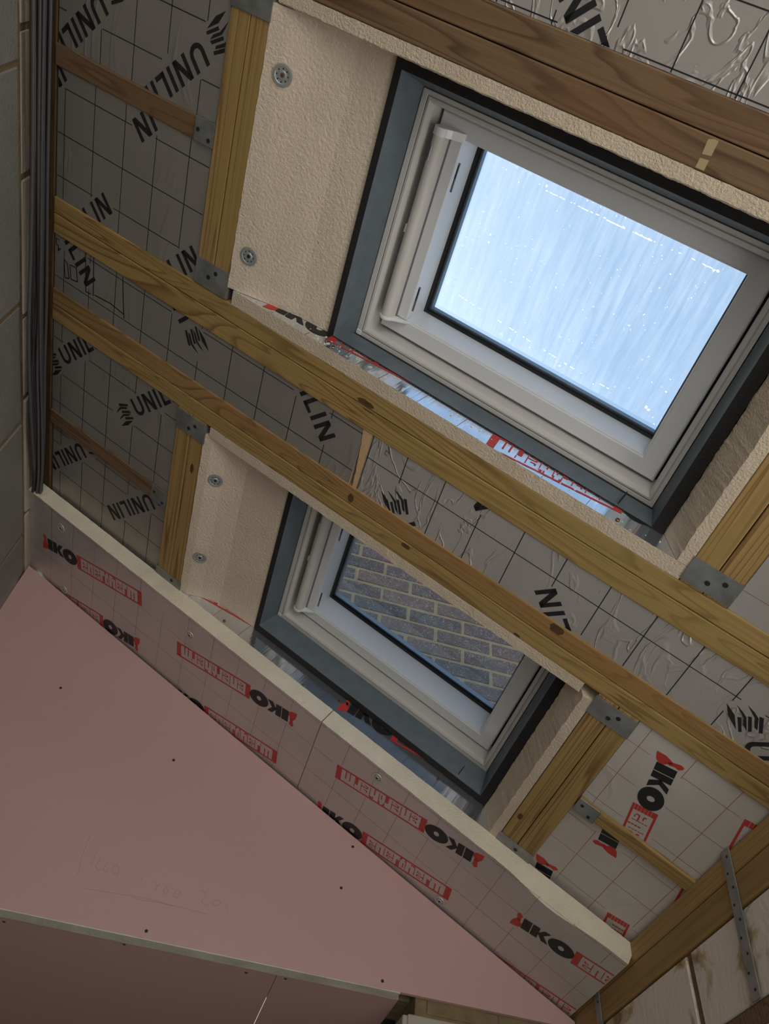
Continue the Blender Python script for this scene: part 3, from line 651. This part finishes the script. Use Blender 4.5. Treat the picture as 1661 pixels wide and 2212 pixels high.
def low_board(ya, yb, label):
    uc, yc = 1.77, (ya + yb) / 2; mb = MB(); N = 90; n = 6
    for i in range(N + 1):
        y = ya + (yb - ya) * i / N
        prof = [(1.7990, -.0005), (1.7765 + nz(y, 31, .0022, 60), -.001), (1.752 + nz(y, 33, .0012, 80), .030), (1.7325 + nz(y, 32, .0015, 60), .0555), (1.7325, .125), (1.7990, .125)]
        mb.v += [(u - uc, y - yc, w) for u, w in prof]
    for i in range(N):
        for k in range(n): mb.f.append([n * i + k, n * i + (k + 1) % n, n * (i + 1) + (k + 1) % n, n * (i + 1) + k]); mb.m.append(0)
    mb.f.append(list(range(n))); mb.m.append(0); mb.f.append(list(range(n * N + n - 1, n * N - 1, -1))); mb.m.append(0)
    return tag(mb.build('reveal_board', [FOAM], frame(uc, yc, 0)), label, 'reveal board')
low_board(-.5215, .0352, 'rough cream foam board closing the bottom of the blue-sky window')
low_board(.4378, 1.0128, 'rough cream foam board closing the bottom of the brick-view window')

# ------------------------------------------------------------------ roof windows
def roof_window(i, W, view):
    dY = W['dY']; o = empty('window_%d' % i, frame(1.32, -.22 + dY, .115)); tag(o, 'white roof window showing %s' % view, 'roof window', kind='structure')
    fu, fy, fw = 1.32, -.22 + dY, .115
    def L(a, b, c, d, w): return (a - fu, b - fu, c + dY - fy, d + dY - fy, w - fw)
    def part(name, loops, mats, bevel=0, mm=None, parent=None, smooth=False):
        mb = MB(); mb.rings(loops, mats=mm); p = mb.build(name, mats, bevel=bevel); p.parent = parent or o; return p
    # outer frame with stepped groove
    fr = part('outer_frame', [L(.952, 1.687, -.474, .035, .24), L(.952, 1.687, -.474, .035, .115), L(.9640, 1.6790, -.466, .026, .115), L(.9640, 1.6790, -.466, .026, .119), L(.9665, 1.6770, -.464, .0235, .119), L(.9665, 1.6770, -.464, .0235, .1145),
                         L(.9720, 1.6720, -.4585, .0180, .1145), L(.9765, 1.6685, -.4550, .0135, .1175), L(.9785, 1.6665, -.4530, .0115, .124), L(.9790, 1.6660, -.4525, .0110, .24)], [WHITE], bevel=.0008)
    # sash
    sa = part('sash', [L(.9850, 1.6600, -.4470, .0050, .23), L(.9850, 1.6600, -.4470, .0050, .1530), L(.9880, 1.6570, -.4440, .0020, .1500), L(1.0350, 1.6225, -.4160, -.0300, .1500), L(1.0362, 1.6212, -.4150, -.0312, .1525), L(1.0392, 1.6182, -.4125, -.0340, .1525), L(1.0400, 1.6175, -.4118, -.0348, .1545), L(1.0400, 1.6175, -.4118, -.0348, .245)], [WHITEG], bevel=.0008)
    gk = part('gasket', [L(1.0395, 1.6178, -.4122, -.0344, .228), L(1.0460, 1.6125, -.4070, -.0400, .230), L(1.0460, 1.6125, -.4070, -.0400, .2365), L(1.0395, 1.6178, -.4122, -.0344, .2365)], [GASK])
    gk.parent = sa
    sp = part('spacer', [L(1.0400, 1.6178, -.4122, -.0344, .238), L(1.0520, 1.6065, -.4010, -.0460, .238), L(1.0520, 1.6065, -.4010, -.0460, .252), L(1.0400, 1.6178, -.4122, -.0344, .252)], [SPACER]); sp.parent = sa
    for w_ in (.2368,):
        mb = MB(); a, b, c, d, w = L(1.035, 1.622, -.416, -.030, w_); mb.box(a, b, c, d, w, w + .0010); gpl = mb.build('glass_pane', [GLASS]); gpl.parent = sa
    ga = part('gap_shade_ring', [L(.9790, 1.6660, -.4525, .0110, .178), L(.9850, 1.6600, -.4470, .0050, .178), L(.9850, 1.6600, -.4470, .0050, .190), L(.9790, 1.6660, -.4525, .0110, .190)], [GASK])  # black ring added to put shade into the gap around the sash
    if i == 1:
        mb = MB()
        def film(x0, x1, y0, y1): mb.add([(x0, y0, .2381 - fw), (x1, y0, .2381 - fw), (x1, y1, .2381 - fw), (x0, y1, .2381 - fw)], [(0, 1, 2, 3)])
        def dot(x, y, r): mb.add([(x + r * math.cos(a * math.pi / 4) * random.uniform(.7, 1.2), y + r * math.sin(a * math.pi / 4) * random.uniform(.7, 1.2), .2381 - fw) for a in range(8)], [tuple(range(8))])
        for (sx, sy, ex, ey) in ((1.2808, -.3722, 1.2960, -.3721), (1.3350, -.3721, 1.3740, -.3726), (1.3941, -.3731, 1.4300, -.3732)): film(sx - fu, ex - fu, sy + dY - fy - .0007, sy + dY - fy + .0007)
        random.seed(5)
        for k in range(34):
            t_ = random.random(); xx = 1.20 + .36 * t_; yy = -.3725 - .003 * t_ + random.uniform(-.0006, .0006); l_ = random.uniform(.002, .006); film(xx - fu, xx + l_ - fu, yy - fy - .0006, yy - fy + .0005)
        for k in range(30):
            t_ = random.random(); xx = 1.10 + .38 * t_; yy = -.083 - .002 * math.sin(t_ * 5) - .02 * (1 - t_) ** 2; l_ = random.uniform(.002, .006); film(xx - fu, xx + l_ - fu, yy - fy - .0006, yy - fy + .0005)
        for (sx, sy, r_) in ((1.1999, -.3804, .0022), (1.1244, -.2493, .0018), (1.1274, -.2338, .0018), (1.5685, -.0855, .0032), (1.5750, -.0830, .0024), (1.5874, -.1331, .0018), (1.5609, -.3754, .0026), (1.5540, -.3730, .0018)): dot(sx - fu, sy - fy, r_)
        for k in range(40): dot(random.uniform(1.05, 1.60) - fu, random.uniform(-.40, -.04) - fy, random.uniform(.0003, .0009))
        q = mb.build('dried_smears', [SMEAR]); q.parent = sa
    # ventilation bar at the top
    mb = MB(); n = 22; ya, yb = -.412 + dY - fy, -.030 + dY - fy; cx, cw, r = 1.0060 - fu, .1270 - fw, .0125
    prof = []
    for k in range(n + 1):
        a = math.radians(25 + k * 215 / n + 90) ; prof.append((cx + r * math.cos(a), cw + r * math.sin(a)))
    prof = [(cx + r * math.cos(math.radians(t)), cw + r * math.sin(math.radians(t))) for t in range(60, 346, 15)]
    prof += [(cx + .0135, cw + .006), (cx + .0135, cw + .0150), (cx - .002, cw + .0150)]
    mb.prism(prof, ya, yb, 'y'); bar = mb.build('vent_bar', [WHITE], smooth=False, bevel=.0006); bar.parent = o
    mb = MB(); mb.box(cx + .0150, cx + .0400, ya + .002, yb - .006, cw + .0175, cw + .0225); q = mb.build('vent_flap', [WHITEG], bevel=.0012); q.parent = bar
    mb = MB(); mb.box(cx - .006, cx + .0165, ya + .002, yb - .002, cw + .0150, cw + .0228); q = mb.build('flap_shadow_gap', [SPACER]); q.parent = bar  # solid grey block, shade between bar and flap put into its colour
    mb = MB()
    for (y0_, y1_) in ((ya - .012, ya + .004), (yb - .004, yb + .003)):
        mb.prism([(cx + (r + .002) * math.cos(math.radians(t)), cw + (r + .002) * math.sin(math.radians(t))) for t in range(75, 346, 15)] + [(cx + .022, cw + .004), (cx + .042, cw + .019), (cx + .042, cw + .0235), (cx + .01, cw + .0235)], y0_, y1_, 'y')
    cp = mb.build('end_cap', [WHITEG], bevel=.001); cp.parent = bar
    # latch slots and clips
    for k, yy in enumerate((-.345, -.088)):
        mb = MB(); mb.box(1.0500 - fu, 1.0545 - fu, yy - .028 + dY - fy, yy + .028 + dY - fy, .1475 - fw, .1498 - fw); q = mb.build('latch_plate', [SPACER], bevel=.0005, seg=1); q.parent = sa
        mb = MB(); mb.box(1.0512 - fu, 1.0533 - fu, yy - .024 + dY - fy, yy + .002 + dY - fy, .1468 - fw, .1476 - fw); q2 = mb.build('latch_slot', [GASK]); q2.parent = q
    mb = MB(); mb.box(cx - .0150, cx - .0080, -.232 + dY - fy, -.214 + dY - fy, cw - .006, cw + .003); q = mb.build('bar_clip', [WHITEG], bevel=.002); q.parent = bar
    # maker plate with raised lettering on the bar
    yl = -.375 + dY - fy; sgn = -1
    pl = MB(); ang = math.radians(232); nx, nw = math.cos(ang), math.sin(ang); tx, tw = -nw, nx
    def onbar(s, y, d): return (cx + (r + d) * nx + tx * s, y, cw + (r + d) * nw + tw * s)
    def slab(mbx, s0, s1, y0_, y1_, d0, d1, m=0):
        vs = [onbar(s, y, d) for s in (s0, s1) for y in (y0_, y1_) for d in (d0, d1)]
        mbx.add(vs, [(0, 1, 3, 2), (4, 6, 7, 5), (0, 4, 5, 1), (2, 3, 7, 6), (0, 2, 6, 4), (1, 5, 7, 3)], m)
    slab(pl, -.0046, .0046, yl - .014, yl + .014, -.001, .0006, 0)
    for pgn in text_mesh('VELUX', .01):
        pl.add([onbar(-.0030 + .0060 * q[1], yl + .011 - .022 * q[0], .0009) for q in pgn], [list(range(len(pgn)))], 1)
    q = pl.build('maker_plate', [SPACER, INKG]); q.parent = bar
    # corner key
    mb = MB(); mb.box(.9525 - fu, .9640 - fu, .024 + dY - fy, .0345 + dY - fy, .1135 - fw, .116 - fw); q = mb.build('corner_key', [WHITEG], bevel=.0005); q.parent = o
    # outside flashing skirt
    fl = part('flashing', [L(.93, 1.71, -.495, .055, .206), L(.93, 1.71, -.495, .055, .262), L(1.02, 1.63, -.425, -.02, .262), L(1.02, 1.63, -.425, -.02, .252), L(.95, 1.69, -.475, .037, .245)], [COLLAR])
    return o
def collar(W, label):
    dY = W['dY']; o = empty('foam_collar', frame(1.32, -.22 + dY, .05)); tag(o, label, 'foam collar'); fu, fy, fw = 1.32, -.22 + dY, .05
    yo0 = W['ys0'] - fy; yo1 = W['lo'] - .0012 - fy; yi1 = W['li'] - fy; ys = -.474 + dY - fy; ye = .035 + dY - fy
    wb = .050 if dY == 0 else .056
    mb = MB()
    lp = [(.9205 - fu, 1.7315 - fu, yo0, yo1, wb - fw), (.9360 - fu, 1.7075 - fu, max(yo0 + .016, ys - .024), yi1, wb - fw), (.9505 - fu, 1.6885 - fu, ys - .002, ye + .0005, .1145 - fw), (.9505 - fu, 1.6885 - fu, ys - .002, ye + .0005, .160 - fw), (.9205 - fu, 1.7315 - fu, yo0, yo1, .160 - fw)]
    mb.rings(lp, mats=[1, 0, 0, 0, 1]); q = mb.build('collar_ring', [COLLAR, BLACKF], bevel=.001, seg=1); q.parent = o
    # sealing flap slits near the lower corner
    for (uu, dd) in ((1.632, .0),):
        mb = MB(); mb.box(uu - fu, uu + .0015 - fu, yi1 - .010, yi1 + .001, wb - fw + .008, wb - fw + .05); q = mb.build('collar_slit', [BLACKF]); q.parent = o
    return o
roof_window(1, WN[0], 'blue sky'); roof_window(2, WN[1], 'a dark brick wall outside')
collar(WN[0], 'dark grey foam collar around the blue-sky window'); collar(WN[1], 'dark grey foam collar around the brick-view window')

# ------------------------------------------------------------------ fixings
WPL = simple('zinc_washer', (.36, .38, .38), .4, .45, .1, .001, 60)
def washer(mat, r, label, group=None, screw=SCREW, pm=None):
    root = empty('insulation_washer', mat); tag(root, label, 'washer', group)
    mb = MB(); n = 28
    rad = [(r, 0), (r * .96, -.0016), (r * .74, -.0020), (r * .66, -.0010), (r * .42, -.0008), (r * .36, -.0022), (r * .24, -.0022), (r * .18, -.0006), (.0001, -.0006)]
    for (rr, h) in rad: mb.v += [(rr * math.cos(2 * math.pi * i / n), rr * math.sin(2 * math.pi * i / n), h) for i in range(n)]
    for k in range(len(rad) - 1):
        for i in range(n): mb.f.append([k * n + i, k * n + (i + 1) % n, (k + 1) * n + (i + 1) % n, (k + 1) * n + i]); mb.m.append(0)
    for k in range(8):
        a = 2 * math.pi * k / 8; mb.cyl((r * .56 * math.cos(a), r * .56 * math.sin(a), -.0013), r * .075, .0006, 8, m=1)
    o = mb.build('washer_plate', [pm or WPL, GALVD], smooth=False); o.parent = root
    mb = MB(); mb.cyl((0, 0, -.0030), r * .15, .0024, 12, r2=r * .17); mb.box(-r * .10, r * .10, -r * .02, r * .02, -.0032, -.0029, 1); mb.box(-r * .02, r * .02, -r * .10, r * .10, -.0032, -.0029, 1)
    o = mb.build('screw_head', [screw, GALVD]); o.parent = root
def topw(u, pr):   # height and slope of the cream top board
    for (a, wa), (b, wb_) in zip(pr[:-1], pr[1:]):
        if a <= u <= b: return wa + (wb_ - wa) * (u - a) / (b - a), math.atan2(wb_ - wa, b - a)
for (u, y, l) in ((.714, -.4135, 'washer with bright brass screw on the cream board, at the top of the picture'), (.710, -.0520, 'lower washer on the cream board of the blue-sky window'),
                  (.720, .5705, 'upper washer on the cream board of the brick-view window'), (.716, .8560, 'lower washer on the cream board of the brick-view window')):
    w, sl = topw(u, PROF1 if y < .1 else PROF2); m = frame(u, y, w - .0006) @ Matrix.Rotation(-sl, 4, 'Y')
    washer(m, .0205, l, screw=SCREW if y < -.3 else GALVD)
F_W = simple('pressed_foil_washer', (.50, .48, .46), .45, .35)
for (u, y, l) in ((.7822, 1.081, 'washer on the logo strip above the middle red-framed print'), (1.4671, 1.0534, 'washer on the logo strip just right of the strip joint'), (1.7712, 1.319, 'washer half tucked by the pink board edge'), (.2207, 1.0636, 'washer at the dark left end of the logo strip'), (.2432, 1.325, 'washer beside the pink board at the left end of the strip')):
    washer(frame(u, y, -T - .0006), .0165, l, screw=GALVD, pm=F_W)
def screw(mat, label, group=None, r=.0045, m=SCREW, name='wood_screw'):
    mb = MB(); mb.cyl((0, 0, 0), r, .0014, 14, r2=r * .8); mb.box(-r * .55, r * .55, -r * .12, r * .12, .0013, .0017, 1); mb.box(-r * .12, r * .12, -r * .55, r * .55, .0013, .0017, 1)
    o = mb.build(name, [m, GALVD], mat); return tag(o, label, 'screw', group)
faceY = lambda u, y, w: frame(u, y, w) @ Matrix.Rotation(math.pi / 2, 4, 'X')
for (u, y, w, l) in ((.9660, .0345, .0120, 'brass screw in the foil reveal board near the dark corner'), (1.651, .0345, .012, 'rusty screw in the foil reveal board near the right corner'),
                     (1.2562, 1.0120, .0364, 'brass screw beside the trowel logo on the bright foil'), (1.5959, 1.0120, .0352, 'brass screw at the right part of the bright foil'), (.845, 1.0120, .012, 'small screw on the foil below the red line')):
    screw(faceY(u, y, w), l)

# straps on the wall plates
def strap(y0, y1, z0, z1, label, yb, n):
    root = empty('metal_strap', Matrix.Translation((XE - .0022, (y0 + y1) / 2, z1 + ZO))); tag(root, label, 'metal strap')
    h = z1 - z0; s = yb
    mb = MB(); vs = []
    for (zz, off) in ((0, 0), (-h, s)):
        for x in (-.0015, .001):
            vs += [(x, -(y1 - y0) / 2 + off, zz), (x, (y1 - y0) / 2 + off, zz)]
    mb.add(vs, [(0, 1, 5, 4), (2, 3, 7, 6), (0, 2, 6, 4), (1, 3, 7, 5), (0, 1, 3, 2), (4, 5, 7, 6)])
    o = mb.build('strap_body', [GALV]); o.parent = root
    for i in range(n):
        t = (i + .5) / n; mb = MB(); mb.cyl((-.0023, s * t + (.005 if i % 2 else -.004), -h * t), .0028, .0012, 10, axis='x'); o = mb.build('nail_hole', [GALVD]); o.parent = root
strap(.5590, .5870, -1.350, -1.0740, 'long perforated galvanised strap running down over the wall plates at the right', .020, 9)
strap(1.192, 1.218, -1.60, -1.118, 'short galvanised strap end beside the foil strip at the bottom', .0, 9)

# ------------------------------------------------------------------ pink plasterboard
ztop = lambda x: -(x) * ST / CT - T / CT - .006
mb = MB(); poly = [(.036, ztop(.036) + ZO), (.036, -1.1605 + ZO), (1.893, -1.1605 + ZO), (1.893, ztop(1.893) + ZO)]
mb.prism(poly, 1.3414, 1.3535, 'y', 0)
o = mb.build('plasterboard_sheet', [PINK, PENCIL]); tag(o, 'large pink plasterboard sheet cut to the roof slope, pencil sums on it', 'plasterboard')
pen = []
for s_ in [[(0.5639, -0.9406), (0.5648, -1.0002), (0.5722, -1.0472)], [(0.5949, -0.9774), (0.5942, -1.0159)], [(0.6098, -0.9944), (0.6055, -1.0177), (0.6179, -1.0281), (0.6228, -1.0182)], [(0.6327, -0.9981), (0.6262, -1.0219), (0.6371, -1.0282), (0.6386, -1.0146)],
           [(0.6516, -1.0028), (0.6475, -1.0215), (0.6649, -1.0286), (0.6659, -1.0129), (0.6536, -1.0023)], [(0.7269, -1.0213), (0.7275, -1.0299)], [(0.7577, -1.0232), (0.7696, -1.0337), (0.7758, -1.0258)], [(0.7696, -1.0337), (0.7668, -1.0495)],
           [(0.7996, -1.0184), (0.7869, -1.0408), (0.796, -1.0496), (0.799, -1.0381), (0.7876, -1.0363)], [(0.8172, -1.0341), (0.8153, -1.0497), (0.8266, -1.0515), (0.8306, -1.0356), (0.819, -1.0329)],
           [(0.8787, -1.0207), (0.8949, -1.0237), (0.888, -1.0469), (0.8968, -1.0557), (0.9065, -1.0515)], [(0.9219, -1.0353), (0.9142, -1.0477), (0.9261, -1.0516), (0.9364, -1.0408), (0.924, -1.0348)], [(0.9478, -1.0426), (0.9545, -1.0433), (0.9559, -1.058)],
           [(0.6024, -1.0769), (0.6803, -1.0726), (0.7466, -1.0688), (0.8199, -1.0721), (0.9106, -1.0751)], [(0.7183, -1.0728), (0.7445, -1.0756), (0.7815, -1.0719), (0.8225, -1.0736)]]: pen += polyline(s_, .0007)
add_art(o, pen, (.04, 1.89, -1.16, 0), lambda a, b: (a, 1.3411, b + ZO), 1)
wallY = lambda x, z: Matrix.Translation((x, 1.3414, z + ZO)) @ Matrix.Rotation(math.pi / 2, 4, 'X')
for (x, z, l) in ((.3203, -.5276, 'drywall screw high on the left of the big pink sheet'), (.706, -.6756, 'drywall screw in the upper middle of the big pink sheet'), (.7769, -1.1437, 'dark screw hole close to the lower edge of the big pink sheet'),
                  (1.3767, -1.1437, 'dark screw near the right end of the lower pink edge'), (1.2417, -.9346, 'screw with torn paper on the right of the big pink sheet'), (1.2593, -.812, 'brass screw just under the sloping pink edge')):
    screw(wallY(x, z), l, None, .0042, GALVD, 'drywall_screw')
# pale edge bead and soffit sheets
mb = MB(); N = 120
for i in range(N + 1):
    x = .034 + (1.425 - .034) * i / N; mb.v += [(x, 1.3425 + nz(x, 41, .0004), -1.1635 + ZO), (x, 1.3790 + nz(x, 42, .0014, 20), -1.1655 + ZO), (x, 1.3790, -1.15 + ZO), (x, 1.3425, -1.15 + ZO)]
for i in range(N):
    for k in range(4): mb.f.append([4 * i + k, 4 * i + (k + 1) % 4, 4 * i + 4 + (k + 1) % 4, 4 * i + 4 + k]); mb.m.append(0)
mb.f += [[0, 1, 2, 3], [4 * N + 3, 4 * N + 2, 4 * N + 1, 4 * N]]; mb.m += [0, 0]
tag(mb.build('plaster_edge_strip', [GYP]), 'long pale gypsum edge strip along the bottom of the big pink sheet', 'plaster edge')
for (x0, x1, l) in ((.034, 1.1155, 'darker pink ceiling sheet below the pale edge strip, left of the seam'), (1.1170, 1.431, 'darker pink ceiling sheet below the pale edge strip, right of the seam')):
    mb = MB(); mb.box(x0, x1, 1.3800, 3.99, -1.1640 + ZO, -1.1515 + ZO); tag(mb.build('plasterboard_sheet', [PINK]), l, 'plasterboard')
for (x, y, l) in ((.4401, 1.4052, 'leftmost drywall screw in the darker pink ceiling sheet'), (.7333, 1.3905, 'drywall screw under the pale strip below the pencil marks'), (1.0416, 1.4065, 'drywall screw just left of the pink ceiling seam'), (1.1404, 1.3936, 'drywall screw just right of the pink ceiling seam')):
    screw(Matrix.Translation((x, y, -1.1640 + ZO)) @ Matrix.Rotation(math.pi, 4, 'X'), l, None, .004, GALVD, 'drywall_screw')
mb = MB(); wpanel(mb, 1.4325, 1.900, 1.5555, 4.0, -1.15, -1.12); tag(mb.build('dark_gap_filler', [DARKV]), 'near-black board added as the dark of the gap beside the pier', 'board')  # added board, darkness of the gap painted as near-black colour

# ------------------------------------------------------------------ cables along the high wall
def cable(pts, r, mat, label, group='grey cables bundled along the top of the block wall'):
    c = bpy.data.curves.new('cable', 'CURVE'); c.dimensions = '3D'; c.bevel_depth = r; c.bevel_resolution = 3; c.resolution_u = 6
    s = c.splines.new('NURBS'); s.points.add(len(pts) - 1)
    for p, q in zip(s.points, pts): p.co = (*q, 1)
    s.order_u = 4; s.use_endpoint_u = True; c.materials.append(mat)
    o = bpy.data.objects.new('electric_cable', c)
    me = bpy.data.meshes.new_from_object(o); bpy.data.objects.remove(o); me.name = 'electric_cable'
    for p in me.polygons: p.use_smooth = True
    o = bpy.data.objects.new('electric_cable', me); COL.objects.link(o); tag(o, label, 'cable', group); return o
def cy(seq, x=.060): return [(x, y, z + ZO) for y, z in seq]
end = (1.01, -.085)
cable([(.062, -3.2, ZO - .120), (.062, -1.2, ZO - .118), (.065, -.36, ZO - .119), (.066, .0, ZO - .126), (.066, .25, ZO - .140), (.066, .40, ZO - .154), (.065, .55, ZO - .146), (.060, .75, ZO - .120), (.055, .93, ZO - .088), (.052, 1.005, ZO - .078)], .0048, CABLE, 'outermost grey cable swinging out over the pale block')
zz = [-.106, -.098, -.090, -.082, -.074, -.066, -.058, -.050, -.100, -.086, -.070]
lab = ['thin dark cable second from the outside of the bundle', 'grey cable in the outer third of the bundle', 'paler grey cable left of the bundle middle', 'grey cable at the bundle middle', 'dark cable just inside the bundle middle', 'grey cable in the inner third of the bundle', 'inner dark cable close to the ledger', 'innermost grey cable touching the ledger', 'short grey cable crossing behind the outer ones', 'grey cable crossing from the ledger down to the wall corner', 'dark cable threading behind the bundle']
for i, z in enumerate(zz):
    x = .058 + .009 * (i % 3); random.seed(50 + i); pts = []
    for j, y in enumerate([-3.2, -2.2, -1.3, -.8, -.45, -.2, .02, .2, .38, .55, .7, .85, .94, 1.006]):
        sw = random.uniform(-.006, .006); zc = z + sw
        if y > .5: zc = zc + ((-.080 + (i - 5) * .0022) - zc) * min(1, (y - .5) / .45)
        if i == 9: zc = -.056 - .055 * max(0, min(1, (y - .05) / .5)) + (.02 if y > .7 else 0)
        pts.append((x + random.uniform(-.003, .003) - (.006 if y > 1 else 0), y, zc + ZO))
    cable(pts, [.0036, .0044, .0048, .0040][i % 4], CABLE if i % 3 else CABLE2, lab[i])

# ------------------------------------------------------------------ brick wall outside
mb = MB(); random.seed(3); pitch, ch = .2135, .0697
zr = lambda x: -x * ST / CT + .215 / CT          # top of the roof deck
mb.prism([(-.6, zr(-.6) + ZO), (3.2, zr(3.2) + ZO), (3.2, 1.02 + ZO), (-.6, 1.02 + ZO)], 1.3032, 1.52, 'y', 3)
k = -22
while .001 + k * ch < .96:
    z0 = .001 + k * ch; off = 1.1379 + (0 if k % 2 else pitch / 2)
    for n in range(-8, 10):
        x0 = off + n * pitch; jx = random.uniform(-.0025, .0025); jz = random.uniform(-.0015, .0015)
        if z0 > zr(x0 + pitch / 2) - .03 and x0 > -.6:
            mb.box(x0 + .0065 + jx, x0 + pitch - .0065 + jx, 1.3005 + random.uniform(-.0012, .0012), 1.33, z0 + .0062 + jz + ZO, z0 + ch - .0062 + jz + ZO, random.choice([0, 0, 1, 2]))
    k += 1
o = mb.build('brick_wall', BRK + [MORT], bevel=.0016, seg=1); tag(o, 'dark multi brick wall with sandy mortar seen through the lower window', 'brick wall')

# ------------------------------------------------------------------ crumbs on the foil
mb = MB(); random.seed(11)
for i in range(80):
    u = random.gauss(.93, .03) if i < 36 else random.uniform(1.0, 1.75); w = random.uniform(.003, .034); s_ = random.uniform(.0006, .0018 if i < 60 else .001)
    mb.box(u - s_, u + s_ * random.uniform(.4, 1.6), .0362 - s_, .0356, w - s_, w + s_)
tag(mb.build('foam_crumbs', [simple('pale_foam_crumb', (.75, .70, .60), .9)], frame(0, 0, 0)), 'scattered pale foam crumbs stuck to the foil reveal below the blue-sky window', 'crumbs', kind='stuff')
